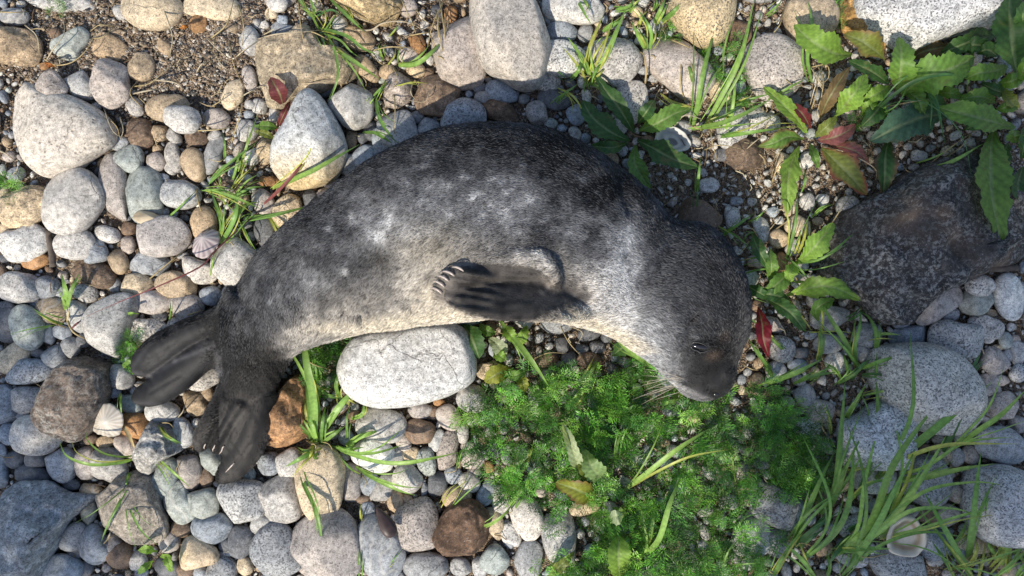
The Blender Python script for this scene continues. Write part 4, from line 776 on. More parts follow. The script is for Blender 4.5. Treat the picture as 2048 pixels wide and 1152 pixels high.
def tube3(pts, rad, n=6):
    pts = [np.array(p, float) for p in pts]; rings = []
    for i, p in enumerate(pts):
        d = pts[min(i+1, len(pts)-1)]-pts[max(i-1, 0)]; d /= np.linalg.norm(d)+1e-9
        a = np.cross(d, [0.12, .2, 1]); a /= np.linalg.norm(a)+1e-9; b = np.cross(d, a)
        rings.append(np.array([p+rad[i]*(a*math.cos(2*math.pi*k/n)+b*math.sin(2*math.pi*k/n)) for k in range(n)]))
    return loft(rings)
# eye: a wet dark ball showing between nearly closed lids
p, nn_ = ray_top(1397, 693); V_, F_ = ICO[3]
ax = np.array([math.cos(math.radians(-12)), math.sin(math.radians(-12)), 0]); ay = np.array([-ax[1], ax[0], 0])
E = p+V_[:, :1]*ax*.0118+V_[:, 1:2]*ay*.0044+V_[:, 2:]*np.array([0, 0, .0042])+np.array([0, 0, .0005])
me = mesh_np('eye', E, F_); me.materials.append(M['eye']); child('eye', me)
for dy_, rr_ in ((-10, .0007), (11, .0009)):
    pts = [ray_top(1378+i*5, 693+dy_*(1-((i-4)/4.2)**2)+(i-4)*.9, .0016)[0] for i in range(9)]
    v, f = tube3(pts, [rr_*(1-.7*abs(i-4)/4) for i in range(9)]); me = mesh_np('eyelid', v, f); me.materials.append(M['lid']); child('eyelid', me)
p, _ = ray_top(1432, 788); me = mesh_np('nostril', p+V_*np.array([.0050, .0034, .0022])+np.array([0, 0, .0006]), F_); me.materials.append(M['eye']); child('nostril', me)
p, _ = ray_top(1388, 639); pts = [ray_top(1379+i*4, 646-i*3.4, .0008)[0] for i in range(6)]
v, f = tube3(pts, [.0005, .0012, .0016, .0016, .0013, .0005]); me = mesh_np('ear', v, f); me.materials.append(M['eye']); child('ear', me)
for i, (a, b, c) in enumerate(DIG):
    d = np.array([c[0]-b[0], c[1]-b[1]], float); d /= np.linalg.norm(d); q = []
    for t in range(6):
        px_, py_ = c[0]-d[0]*20+d[0]*t*5.4, c[1]-d[1]*20+d[1]*t*5.4-t*(5-t)*.7
        q.append(W3(px_, py_, ffz(py_)+.011-.0009*t*t*.6))
    v, f = tube3(q, [.0007, .0015, .0017, .0015, .0011, .0004]); me = mesh_np('claw', v, f); me.materials.append(M['claw']); child('claw', me)
for a, b in (((432,888),(426,902)),((449,890),(440,906)),((470,925),(452,943)),((412,885),(408,897))):
    q = [ray_top(a[0]+(b[0]-a[0])*t/3, a[1]+(b[1]-a[1])*t/3, .0016)[0] for t in range(4)]
    v, f = tube3(q, [.0008, .0012, .001, .0004]); me = mesh_np('claw', v, f); me.materials.append(M['claw']); child('claw', me)
rw = random.Random(5)
for i in range(14):
    a = (1352+rw.uniform(-8, 16), 752+i*2.4+rw.uniform(-3, 3)); p, _ = ray_top(*a)
    L_ = rw.uniform(.03, .062); an = math.radians(rw.uniform(150, 190)+i*1.5)
    q = [p+np.array([math.cos(an)*L_*t/5, math.sin(an)*L_*t/5-.010*(t/5)**2, .004*math.sin(t/5*3)-.02*(t/5)**2]) for t in range(6)]
    v, f = tube3(q, [.00045, .0004, .00035, .0003, .00024, .0001], 4); me = mesh_np('whisker', v, f); me.materials.append(M['whisker']); child('whisker', me)
# ---------------------------------------------------------------- shells
def ribbed_shell(name, px, py, rpx, z, tilt, c1, c2, label, concave=False, ribs=22, h=.35, sq=.9, rot=0, dark_mid=0.0):
    nr, na = 12, 88; V = []; C = []; r0 = rpx*PX; rn = random.Random(int(px))
    for i in range(nr+1):
        t = i/nr
        for j in range(na):
            a = 2*math.pi*j/na; rb = math.cos(a*ribs)*.5+.5; wob = 1+.045*math.sin(3*a+px)+.025*math.sin(5*a+2)+.015*math.sin(9*a)+(.025*rb*t if not concave else 0)
            x, y = r0*t*math.cos(a)*wob, r0*t*math.sin(a)*wob*sq
            zz = r0*h*(1-t**1.4); off = r0*.18*(1-t)
            zz += (r0*.018*rb*t if not concave else -r0*.012*math.sin(t*26)*.3)
            if concave: zz = r0*h*1.5*(t**3)-r0*.16*sst(.9, 1.0, np.array(t))
            V.append((x+off, y, zz)); m_ = (.5+.5*math.cos(t*19+math.sin(a*2)))*.5
            m_ = (float(sst(.45, .55, np.array(t))*sst(.8, .7, np.array(t)))*.9+.25*m_) if concave else (.25+.75*(1-rb)*sst(.1, .6, np.array(t))*.8)
            cc = [c1[k]*(1-m_)+c2[k]*m_ for k in range(3)]
            if dark_mid and t < dark_mid: cc = [x_*.55 for x_ in c2]  # middle of the shell coloured darker
            C.append(cc)
    V = np.array(V); F = []
    for i in range(nr):
        for j in range(na):
            a, b = i*na+j, i*na+(j+1) % na; F.append([a, a+na, b+na, b])
    # underside, so that the shell has thickness
    nV = len(V); V2 = V.copy(); V2[:, 2] -= r0*.05; V = np.vstack([V, V2]); F = F+[[d+nV, c+nV, b+nV, a+nV] for a, b, c, d in F]
    e = nr*na
    for j in range(na): a, b = e+j, e+(j+1) % na; F.append([a, a+nV, b+nV, b])
    me = mesh_np(name, V, F); set_col(me, C+C); me.materials.append(M['shell'])
    o = link(name, me); o.location = P(px, py, z); o.rotation_euler = (math.radians(tilt[0]), math.radians(tilt[1]), math.radians(rot)); tag(o, label, 'shell'); return o
ribbed_shell('limpet_shell', 213, 841, 37, .030, (8, -10), (.62, .58, .50), (.40, .34, .27), 'white ribbed limpet shell beside the coarse dark brown boulder', ribs=20, rot=20, h=.42)
ribbed_shell('limpet_shell', 412, 487, 31, .034, (-20, 20), (.62, .55, .50), (.24, .17, .19), 'limpet shell with purple-brown rays leaning on a tan pebble by the grass tuft', ribs=13, rot=70, h=.5)
ribbed_shell('shell', 1340, 283, 37, .012, (-8, 6), (.52, .51, .47), (.30, .30, .31), 'open shell lying hollow side up beside the shaded broad-leaf rosette', True, h=.35, sq=.72, rot=-15, dark_mid=.3)
ribbed_shell('shell', 1807, 1070, 38, .030, (6, -4), (.60, .53, .42), (.34, .24, .15), 'large pearly shell hollow side up under the long grass blade near the bottom edge', True, h=.32, sq=1.08, rot=10)
ribbed_shell('shell', 297, 437, 30, .024, (-28, 4), (.56, .47, .32), (.48, .36, .22), 'yellow-cream clam shell propped on the pale pink oval pebble', ribs=3, rot=-15, h=.35, sq=.5)
def mussel():
    V, F = ICO[3]; x = V[:, 0]; w_ = .5*(1-.55*x)*np.sqrt(np.clip(1-x*x, 0, 1))
    q = np.stack([x*.026, np.where(np.hypot(V[:, 1], V[:, 2]) > 0, V[:, 1]/np.maximum(np.hypot(V[:, 1], V[:, 2]), 1e-6), 0)*w_*.022, V[:, 2]/np.maximum(np.hypot(V[:, 1], V[:, 2]), 1e-6)*w_*.013], 1)
    me = mesh_np('mussel_shell', q, F); set_col(me, np.tile([.055, .035, .032], (len(q), 1))*(1+.3*np.sin(x*40))[:, None]); me.materials.append(M['shell'])
    o = link('mussel_shell', me); o.location = P(770, 1044, .043); o.rotation_euler = (.3, .1, math.radians(122)); tag(o, 'dark brown mussel shell wedged between stones near the bottom edge', 'shell')
mussel()

# ---------------------------------------------------------------- blades and stalks
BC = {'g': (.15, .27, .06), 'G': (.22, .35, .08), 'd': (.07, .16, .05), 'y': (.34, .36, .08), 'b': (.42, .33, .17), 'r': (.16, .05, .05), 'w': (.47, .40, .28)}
def strip(pts, width, colr, z0=.02, zmax=.06, tipz=None, fold=.25, seg_=5, rn=R, rnd=False, endcol=None):
    """a leaf blade along photo points, folded along its midrib and arched over the stones"""
    q = cr([np.array(p, float) for p in pts], seg_); n_ = len(q); L_ = 0; S = [0]
    for i in range(1, n_): L_ += np.hypot(*(q[i]-q[i-1])); S.append(L_)
    tz = z0+.4*(zmax-z0) if tipz is None else tipz; V = []; C = []
    ph = rn.uniform(0, 6); tw = rn.uniform(-.5, .5)
    for i in range(n_):
        t = S[i]/L_; z = z0+(zmax-z0)*math.sin(min(1, t/.62)*math.pi/2) if t < .62 else zmax+(tz-zmax)*((t-.62)/.38)**1.6
        p = W3(q[i][0], q[i][1], z); a = q[min(i+1, n_-1)]-q[max(i-1, 0)]; a = a/(np.hypot(*a)+1e-9); nr_ = np.array([a[1], a[0], 0]); wd = width*.32*PX*(min(1, .55+t*3))*(1-max(0, (t-.45)/.55)**1.7)
        wd = max(wd, .00025); tl = tw*math.sin(t*3+ph)
        side = nr_*math.cos(tl)+np.array([0, 0, math.sin(tl)])
        V += [p+side*wd+np.array([0, 0, wd*fold]), p+np.array([0, 0, -wd*fold*.3]), p-side*wd+np.array([0, 0, wd*fold])]
        cc = np.array(colr)*(1+.12*math.sin(t*5+ph)); 
        if endcol is not None: cc = cc*(1-sst(.5, .9, np.array(t)))+np.array(endcol)*sst(.5, .9, np.array(t))
        C += [cc, cc*1.25, cc*.95]
    F = []
    for i in range(n_-1):
        a = i*3; F += [[a, a+1, a+4, a+3], [a+1, a+2, a+5, a+4]]
    return np.array(V), np.array(F), np.array(C)
def stalk(pts, width, colr, z0=.015, zmax=.035, seg_=4, wob=.0, tipz=None):
    q = cr([np.array(p, float) for p in pts], seg_); n_ = len(q); tz = z0 if tipz is None else tipz
    P3 = [W3(q[i][0]+R.uniform(-wob, wob), q[i][1]+R.uniform(-wob, wob), z0+(zmax-z0)*math.sin(math.pi*i/(n_-1)) + (tz-z0)*i/(n_-1)) for i in range(n_)]
    v, f = tube3(P3, [max(.0004, width/2*PX*(1-.6*i/(n_-1))) for i in range(n_)], 5)
    return v, f, np.tile(np.array(colr), (len(v), 1))
def blade_obj(parent, spec, tile, mat='blade', name='blade', z0=.015, **kw):
    colr, wd, pts = spec[0], spec[1], spec[2:]
    zm = kw.pop('zmax', None)
    pp = [T(tile, *p) for p in pts]; L_ = sum(math.hypot(pp[i+1][0]-pp[i][0], pp[i+1][1]-pp[i][1]) for i in range(len(pp)-1))
    zm = zm if zm is not None else min(.14, .03+L_*PX*.30)*R.uniform(.8, 1.15)
    cc = jitter(BC[colr], R, .15)
    if colr in 'bw' and wd < 16 or mat == 'dry': v, f, c = stalk(pp, wd/3, cc, z0, min(zm, .05))
    else: v, f, c = strip(pp, wd/3, cc, z0, zm, endcol=kw.get('endcol'))
    me = mesh_np(name, v, f, True); set_col(me, c); me.materials.append(M['dry' if colr in 'bw' else 'blade'])
    o = link(name, me); o.parent = parent; o.matrix_parent_inverse = Matrix.Translation(-parent.location); return o
def tuft(label, base, tile, specs, cat='grass tuft', name='grass_tuft', **kw):
    r = empty(name, P(*T(tile, *base), 0)); tag(r, label, cat)
    for s in specs:
        c_, w_, *p = s; tl = tile
        if isinstance(p[0], str): tl = p.pop(0)
        if c_ in 'gGdy':        # thinner blades growing beside each broad one
            for _ in range(3 if tile == 'F' else 2 if w_ > 18 else 1):
                ox, oy = R.gauss(0, 16), R.gauss(0, 16); k_ = R.uniform(.55, 1.05); sw = R.gauss(0, .16); x0, y0 = p[0]; pts_ = []
                for (a, b) in p:
                    dx, dy = (a-x0)*k_, (b-y0)*k_; d_ = math.hypot(dx, dy); th_ = sw*(.4+d_/400)
                    pts_.append((x0+ox+dx*math.cos(th_)-dy*math.sin(th_), y0+oy+dx*math.sin(th_)+dy*math.cos(th_)))
                blade_obj(r, (R.choice((c_, c_, c_, 'y' if c_ != 'd' else 'd')), max(6, w_*R.uniform(.25, .6)), *pts_), tl, name='blade', **dict(kw))
            if R.random() < .3:
                q0 = (p[0][0]+R.gauss(0, 14), p[0][1]+R.gauss(0, 14)); an_ = R.uniform(0, 6.28); l_ = R.uniform(40, 120)
                blade_obj(r, ('b', 8, q0, (q0[0]+l_*.5*math.cos(an_)+R.gauss(0, 12), q0[1]+l_*.5*math.sin(an_)), (q0[0]+l_*math.cos(an_+.4), q0[1]+l_*math.sin(an_+.4))), tl, name='stalk')
        blade_obj(r, (c_, w_, *p), tl, name='stalk' if c_ in 'bw' else 'blade', **dict(kw))
    return r
tuft('grass tuft of narrow blades growing just left of the teardrop stone', (1340, 1100), 'A', [
 ('g', 26, (1255,1100), (1340,1010), (1440,930), (1545,850)), ('g', 26, (1345,945), (1350,880), (1338,800)), ('G', 24, (1430,1030), (1480,880), (1545,690)), ('g', 20, (1300,1060), (1400,960), (1500,930)),
 ('G', 24, (1390,1100), (1420,1000), (1440,880)), ('g', 20, (1330,1140), (1320,1080), (1325,1040)), ('y', 16, (1380,1140), (1450,1060), (1530,990)), ('G', 22, (1225,1140), (1330,1140), (1440,1180)), ('g',24,(1370,1200),(1500,1130),(1600,1120)), ('y',18,(1350,1230),(1330,1150),(1290,1080)), ('G',20,(1400,1180),(1480,1090),(1560,1040))])
tuft('grass tuft sprouting beside the purple-rayed limpet shell', (1330, 300), 'J', [
 ('g', 44, (1325,310), (1390,200), (1420,100), (1415,-10)), ('G', 38, (1335,300), (1400,180), (1480,80), (1560,60)), ('g', 32, (1330,290), (1325,170), (1290,60), (1260,-30)), ('y', 26, (1320,300), (1340,180), (1310,60)),
 ('G', 30, (1240,-10), (1340,10), (1450,50), (1560,100)), ('g', 34, (1460,165), (1700,125), (1870,80)), ('g', 22, (1450,190), (1490,280), (1536,350)), ('G', 18, (1265,500), (1275,430), (1290,340)), ('y', 24, (1600,130), (1640,200), (1690,300)),
 ('r', 14, (1560,110), (1300,345), (1200,450), (940,570), (740,650), (520,745)), ('r', 30, 'B', (40,1230), (130,1150), (250,1020), (375,868)), ('G', 46, 'B', (100,1130), (320,1035), (430,975), (618,868)), ('b', 12, (1180,-20), (1190,60), (1210,120)), ('y', 20, (1300,270),(1380,150),(1440,90),(1520,40)), ('b',10,(900,520),(1020,420),(1130,335)),('g',18,(1010,155),(1090,80),(1180,-10))])
tuft('spreading grass tuft over the tan boulder at the upper edge', (400, 200), 'B', [
 ('g', 34, (370,165), (540,215), (640,290), (745,335)), ('G', 38, (440,275), (590,370), (740,475)), ('g', 24, (425,200), (480,330), (490,470), (440,615)), ('g', 28, (440,-10), (540,90), (655,195)), ('G', 26, (250,-10), (300,50), (345,95)),
 ('g', 22, (350,110), (345,40), (320,-20)), ('d', 22, (360,100), (450,60), (520,100)), ('G', 16, (800,220), (830,185), (860,140)), ('y', 18, (420,210), (520,200), (600,240)), ('b', 10, (300,190), (360,200), (470,260)),
 ('w', 10, (0,240), (120,205), (300,190), (400,180)), ('b', 8, (255,10), (265,120), (290,250), (350,290)), ('g', 18, (380,190), (410,260), (430,330)), ('y',18,(520,20),(560,60),(590,130)), ('G',20,(380,180),(330,90),(260,40)), ('g',16,(400,200),(450,130),(500,60)),('y',14,(390,190),(420,120),(400,40))])
tuft('thin grass tuft between the tan rocks above the seal\'s back', (800, 380), 'B', [
 ('G', 44, (855,395), (960,385), (1050,320), (1118,245)), ('g', 30, (720,580), (745,720), (820,830), (860,860)), ('g', 32, (640,795), (720,800), (820,862)), ('y', 16, (840,520), (930,495), (1030,500)), ('G', 24, (765,365), (745,310), (755,265)),
 ('g', 20, (700,580), (750,530), (790,500)), ('g', 16, (850,380), (855,310), (870,280)), ('G', 14, (670,640), (700,600), (720,575)), ('b', 9, (680,310), (780,285), (900,285), (1000,320)), ('g', 14, (780,480), (740,560), (720,600)), ('y',16,(790,390),(830,340),(840,290))])
tuft('green grass tuft on the shaded white speckled pebbles at the top centre', (465, 470), 'C', [
 ('G', 46, (470,465), (440,380), (395,310), (335,225)), ('G', 46, (475,470), (560,345), (630,180), (690,40)), ('y', 38, (440,430), (465,290), (545,95)), ('g', 34, (350,470), (395,430), (412,355)), ('g', 44, (545,190), (600,150), (660,115)),
 ('g', 26, (480,510), (500,430), (560,370)), ('G', 22, (520,290), (560,240), (600,210)), ('y', 22, (275,530), (350,565), (400,620), (425,680)), ('g', 20, (265,615), (320,560), (400,500)), ('g', 24, (390,-10), (440,90), (480,150)), ('G', 22, (425,-10), (455,30), (475,55)),
 ('g', 20, (450,480), (430,520), (440,560)), ('g', 30, (620,60), (700,40), (740,-20)), ('d', 16, (250,410), (300,450), (330,480)), ('G', 30, (455,450), (410,350), (380,260)), ('g',16,(250,320),(245,360),(250,400)), ('y',20,(470,490),(520,450),(570,400)), ('g',18,(460,500),(520,520),(570,560)), ('b',8,(540,380),(580,350),(620,345))])
tuft('grass tuft growing below the warm cream speckled boulder', (830, 320), 'C', [
 ('G', 42, (805,305), (760,220), (715,125)), ('g', 32, (825,315), (835,200), (790,110), (745,45)), ('G', 36, (850,140), (890,60), (925,-20)), ('g', 36, (900,130), (980,60), (1050,-15)), ('g', 28, (850,60), (865,20), (860,-20)), ('y', 18, (820,300), (860,220), (850,150)),
 ('b', 14, (800,500), (805,420), (790,330), (760,310)), ('G', 22, (700,70), (740,20), (790,-20)), ('b', 12, (950,235), (1030,270), (1095,300)), ('b', 12, (1010,300), (1015,420), (1010,520), (1045,620)), ('b', 12, (1040,280), (1080,400), (1085,520), (1065,620)), ('y',18,(760,180),(780,100),(820,60)), ('w',8,(680,160),(760,170),(840,150)), ('w',7,(880,30),(960,10),(1010,-20))])
tuft('tall grass tuft rooted beside the open shell with blades over pale stones', (1160, 770), 'C', [
 ('g', 44, (1085,755), (1110,640), (1150,420), (1225,140)), ('G', 44, (1160,745), (1250,590), (1370,340), (1455,-10)), ('G', 44, (1080,775), (1250,740), (1400,680), (1560,590)), ('g', 34, (1240,825), (1400,800), (1600,770)), ('G', 30, (1270,805), (1320,660), (1345,420)),
 ('y', 22, (890,562), (960,610), (1095,647)), ('g', 26, (1112,1160), (1120,1050), (1130,940)), ('g', 16, (1268,460), (1275,280), (1345,65)), ('w', 12, (970,760), (1040,690), (1150,720)), ('b', 10, (1190,760), (1200,850), (1230,960)), ('y', 30, (1130,780), (1200,720), (1330,690)),
 ('g', 34, (1100,540), (1060,400), (1050,370)), ('b', 8, (1150,900), (1250,870), (1400,900)), ('w', 8, (1400,900), (1470,840), (1536,800)), ('g', 16, (1150,750), (1280,690), (1420,620)), ('y',26,(1290,770),(1300,690),(1330,600)), ('g',22,(1330,640),(1450,590),(1560,560))])
tuft('sparse grass stems crossing the red-tinged broad-leaf plant', (230, 500), 'D', [
 ('g', 34, (262,495), (235,350), (262,150), (235,-10)), ('g', 24, (0,600), (100,540), (230,470)), ('y', 12, (0,785), (100,765), (200,762)), ('w', 9, (330,880), (480,920), (640,1010), (645,1090)), ('b', 9, (0,410), (60,330), (100,260)), ('b', 8, (60,400), (130,500), (250,520)),
 ('w', 9, (240,380), (290,470), (270,560), (250,640)), ('b', 9, (290,380), (330,470), (320,580), (290,680)), ('w', 9, (330,390), (300,480), (340,560)), ('b', 8, (230,410), (350,390), (360,470), (290,520)), ('g', 20, (-10,90), (60,30), (90,-10)), ('b', 9, (0,230), (70,150), (90,60)), ('w',8,(300,660),(330,560),(310,450)), ('b',8,(250,680),(290,560),(300,420)), ('b',9,(20,1100),(60,1000),(100,960)),('g',18,(200,1152),(225,1080),(215,1010))])
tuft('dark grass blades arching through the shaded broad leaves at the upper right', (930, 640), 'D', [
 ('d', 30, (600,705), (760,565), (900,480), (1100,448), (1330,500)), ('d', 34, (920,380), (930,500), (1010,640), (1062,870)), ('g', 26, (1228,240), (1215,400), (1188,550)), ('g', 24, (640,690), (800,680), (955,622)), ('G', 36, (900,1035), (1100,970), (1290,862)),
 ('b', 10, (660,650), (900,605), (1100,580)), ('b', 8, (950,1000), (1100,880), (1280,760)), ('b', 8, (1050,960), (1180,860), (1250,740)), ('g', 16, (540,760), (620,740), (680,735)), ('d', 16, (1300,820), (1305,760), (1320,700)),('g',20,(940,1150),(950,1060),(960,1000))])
tuft('grass blades between the seal\'s head and the dark rough boulder', (180, 430), 'E', [
 ('g', 26, (110,400), (160,210), (180,0)), ('y', 34, (180,370), (215,280), (240,160)), ('g', 26, (170,430), (330,395), (500,260), (520,230)), ('G', 22, (260,150), (310,100), (370,70)), ('b', 7, (500,240), (590,160), (690,70)), ('b', 8, (380,190), (440,100), (500,20)),
 ('g', 20, (100,390), (170,440), (265,550)), ('G', 26, (160,540), (210,540), (265,550)), ('y', 18, (135,655), (190,730), (260,830)), ('b', 8, (50,220), (150,150), (200,100)), ('g', 22, (-170,560), (-60,620), (30,640)), ('g', 16, (-120,180), (-60,150), (0,90)), ('g', 16, (-150,410), (-60,390), (40,380)), ('g',22,(-290,210),(-200,260),(-110,330)), ('d',26,(-110,300),(-60,400),(0,470))])
tuft('loose grass tuft left of the cream-grey granite boulder', (470, 1100), 'E', [
 ('g', 44, (550,1065), (450,880), (350,720), (312,615)), ('g', 40, (640,965), (650,860), (610,760), (550,715)), ('G', 28, (610,862), (700,850), (800,858)), ('g', 36, (560,1060), (660,1020), (800,975)), ('g', 34, (530,1025), (520,930), (550,800), (555,690)),
 ('g', 28, (300,1010), (320,900), (305,780)), ('g', 36, (490,1110), (470,1040), (450,960)), ('G', 44, (-10,1150), (150,1090), (330,1000)), ('y', 22, (320,870), (325,750), (310,640)), ('b', 9, (170,640), (190,700), (245,780)), ('g', 20, (645,1150), (650,1060), (652,960)),
 ('y', 12, (500,590), (590,578), (690,600)), ('d', 30, (480,770), (540,740), (590,700)), ('g', 34, (150,1150), (280,1100), (420,1080)), ('d', 26, (560,1100), (640,1090), (740,1110)), ('g', 24, (30,1110), (-10,1060), (-30,1030)), ('g', 24, (110,965), (40,900), (-10,840)), ('y', 10, (240,845), (400,835), (540,850)), ('d', 44, (1195,1160), (1225,1060), (1280,960)), ('g',30,(420,1150),(520,1090),(610,1010)), ('G',26,(440,1120),(400,1060),(330,1020)), ('d',30,(500,1130),(560,1040),(620,1000)), ('g',26,(250,1130),(330,1080),(380,1020))])
tuft('big tuft of long broad grass blades at the lower right, over the white stones', (320, 960), 'F', [
 ('g', 56, (150,930), (240,740), (320,560), (402,400)), ('g', 66, (300,770), (395,640), (430,350), (462,-20)), ('g', 58, (215,1050), (400,890), (485,700), (518,350)), ('G', 74, (380,1040), (600,850), (740,500), (900,260), (1030,110)), ('g', 58, (480,1115), (650,850), (780,590), (912,340)),
 ('G', 74, (680,905), (880,620), (1000,430), (1072,300)), ('g', 74, (640,575), (800,430), (1020,250), (1340,-10)), ('d', 62, (1050,405), (1130,230), (1215,-20)), ('G', 56, (780,570), (950,555), (1150,510), (1360,478)), ('G', 36, (670,922), (900,870), (1150,790), (1400,733)),
 ('g', 44, (550,640), (620,450), (705,235)), ('d', 34, (765,400), (820,280), (845,130)), ('G', 32, (465,210), (520,110), (595,-10)), ('g', 36, (650,275), (655,120), (650,-20)), ('G', 46, (1090,400), (1240,290), (1400,180), (1560,20)), ('G', 22, (560,70), (700,40), (840,10)),
 ('g', 36, (285,1160), (180,1030), (60,930)), ('g', 44, (30,1150), (120,990), (215,870)), ('d', 64, (160,975), (300,850), (425,765)), ('g', 44, (385,1010), (560,985), (745,990)), ('y', 14, (430,520), (560,512), (700,502)), ('g', 26, (400,690), (470,580), (600,370)),
 ('d', 44, (480,890), (520,860), (600,820)), ('g', 34, (500,690), (620,590), (770,575)), ('g', 30, (610,860), (700,700), (800,560)), ('w', 9, (350,905), (380,850), (400,800)), ('d', 40, (500,920), (420,1000), (350,1100)), ('g', 34, (620,900), (720,740), (760,590)), ('G',34,(400,1030),(480,930),(640,850)), ('d',30,(560,1060),(590,960),(640,900)), ('g',30,(360,1152),(370,1080),(350,1000)), ('w',9,(460,1020),(560,1070),(650,1085)), ('b',12,(480,1010),(600,1040),(720,1015)), ('d',30,(290,500),(330,600),(380,700)), ('g',24,(380,300),(370,200),(340,100)), ('g',30,(440,1152),(520,1060),(560,960))])
tuft('upright grass tuft in the bottom corner by the large grey boulder', (1350, 1080), 'F', [
 ('g', 52, (1230,1160), (1110,960), (1020,800), (932,640)), ('g', 34, (1125,1160), (1060,1060), (985,945)), ('g', 58, (1195,1065), (1225,820), (1255,560), (1280,400)), ('g', 54, (1365,960), (1320,780), (1300,560)), ('y', 40, (1430,1110), (1440,860), (1345,570)),
 ('G', 58, (1395,1085), (1490,840), (1570,640)), ('G', 26, (1095,1112), (1300,1060), (1560,975)), ('y', 30, (1260,1160), (1285,1060), (1300,950)), ('G', 40, (1350,1160), (1450,1080), (1560,1000)), ('g', 34, (1110,960), (1160,900), (1195,810)), ('G', 40, (1440,1000), (1480,900), (1510,800)),
 ('y', 26, (1200,1080), (1240,1020), (1250,940)), ('G', 36, (1480,1160), (1520,1100), (1560,1060)), ('g', 34, (1385,1000), (1380,780), (1370,520)), ('G', 40, (1380,1050), (1330,980), (1320,930)), ('g', 24, (1280,640), (1310,560), (1325,520)), ('G', 34, (1420,1130), (1480,1040), (1536,960)), ('y',26,(1330,1100),(1400,1020),(1430,940)),('G',30,(1560,1100),(1500,1020),(1480,960))])
tuft('thick grass tuft between the orange rock and the white belly boulder', (380, 380), 'H', [
 ('G', 62, (372,345), (430,240), (530,100), (640,-10)), ('G', 66, (350,340), (348,120), (310,-90), (285,-250), (245,-430)), ('g', 46, (335,345), (320,120), (290,-60)), ('g', 44, (385,380), (280,440), (178,495)), ('g', 40, (300,440), (282,580), (360,760), (412,1030)),
 ('G', 44, (460,375), (600,430), (750,468), (900,472), (1060,445), (1215,410)), ('G', 38, (600,495), (700,560), (850,635), (955,668)), ('G', 50, (540,370), (620,318), (745,278)), ('G', 38, (570,210), (640,180), (648,110)), ('g', 30, (345,-10), (430,70), (510,85)), ('g', 22, (180,90), (250,200), (320,275)),
 ('g', 34, (510,100), (480,0), (525,-110)), ('g', 24, (550,330), (545,210), (565,130)), ('y', 26, (330,300), (300,180), (290,70)), ('g', 34, (390,370), (400,230), (420,120)), ('g', 30, (400,390), (350,440), (400,445)), ('b', 9, (330,-250), (250,-380), (300,-330)), ('b', 9, (270,-180), (340,-120), (470,-80)),
 ('b', 8, (325,-280), (330,-340), (350,-370)), ('g', 22, (365,-10), (360,-80), (330,-170)), ('g', 20, (620,540), (560,500), (500,430)), ('G', 40, (370,360), (330,230), (310,160)), ('G',34,(390,360),(470,300),(540,250)), ('g',26,(370,380),(300,400),(250,380)), ('y',22,(350,330),(330,420),(290,470)),('G',30,(480,370),(540,390),(600,360)),('g',24,(340,320),(260,240),(235,180)), ('y',24,(560,130),(540,90),(600,120))])
tuft('few thin blades over the dark brown cracked rock', (1300, 560), 'H', [
 ('y', 14, (1110,742), (1170,650), (1300,560)), ('g', 14, (1150,765), (1280,640), (1420,530)), ('G', 22, (1310,860), (1400,840), (1490,780), (1550,700)), ('g', 12, (755,1150), (820,1060), (895,975)), ('g', 22, (618,1160), (620,1060), (622,960)), ('g', 12, (1205,480), (1215,440), (1225,400)), ('g', 12, (1215,500), (1225,440), (1250,360)), ('y',16,(630,820),(625,760),(628,720))])
tuft('grass blades reaching out under the seal\'s chin', (150, 1000), 'K', [
 ('G', 48, (-75,770), (40,910), (130,1030), (230,1180)), ('G', 44, (425,1165), (475,1085), (512,1010)), ('G', 44, (870,1062), (730,975), (640,890), (578,765)), ('b', 8, (280,780), (340,900), (430,1000)), ('b', 8, (130,1000), (220,965), (330,968)), ('g', 18, (1390,492), (1460,470), (1560,460)),
 ('g', 26, (1250,270), (1350,200), (1450,130)), ('g', 34, (1560,1080), (1460,950), (1408,860)), ('g', 18, (1415,750), (1480,800), (1560,870)), ('b', 8, (1385,1030), (1430,1060), (1480,1070)), ('g', 26, 'L', (1305,965), (1250,890), (1215,820)), ('g', 22, 'L', (1120,910), (1100,840), (1085,780)), ('d',18,(1110,110),(1112,40),(1115,-40)), ('g',14,(1380,300),(1420,250),(1480,240)), ('w',8,(110,960),(70,1000),(60,1080)), ('w',7,(330,800),(420,840),(400,900))])
tuft('flattened grass blades lying over the feathery green patch', (790, 1030), 'G', [
 ('G', 50, (365,105), (410,55), (455,-5)), ('g', 34, (570,745), (450,660), (395,560), (385,470)), ('G', 46, (660,645), (800,540), (1000,385), (1225,245)), ('g', 26, (615,510), (635,350), (700,215)), ('G', 54, (780,1040), (880,930), (945,720), (1025,530)), ('g', 34, (820,985), (840,850), (872,710)),
 ('g', 26, (590,950), (700,1010), (800,1010)), ('g', 40, (1272,1160), (1285,1010), (1340,895)), ('G', 44, (995,30), (970,100), (910,112), (915,75)), ('g', 44, (-10,730), (50,640), (90,575)), ('g', 30, (590,600), (598,540), (595,470)), ('g', 20, (1330,890), (1400,800), (1500,775)), ('b', 16, (1340,640), (1420,630), (1480,635)), ('b', 16, (770,620), (790,680), (805,740)),
 ('g', 14, (1440,770), (1470,680), (1475,600)), ('g', 12, (1290,1090), (1400,1080), (1530,1070)), ('y', 24, (90,470), (115,400), (130,340)), ('b', 9, (780,340), (860,390), (960,440)), ('d',34,(1400,1152),(1410,1050),(1400,950)), ('g',30,(1490,1152),(1500,1080),(1480,1000)), ('G',14,(1340,590),(1325,480),(1315,380)),('y',12,(1050,360),(1110,400),(1160,460))])
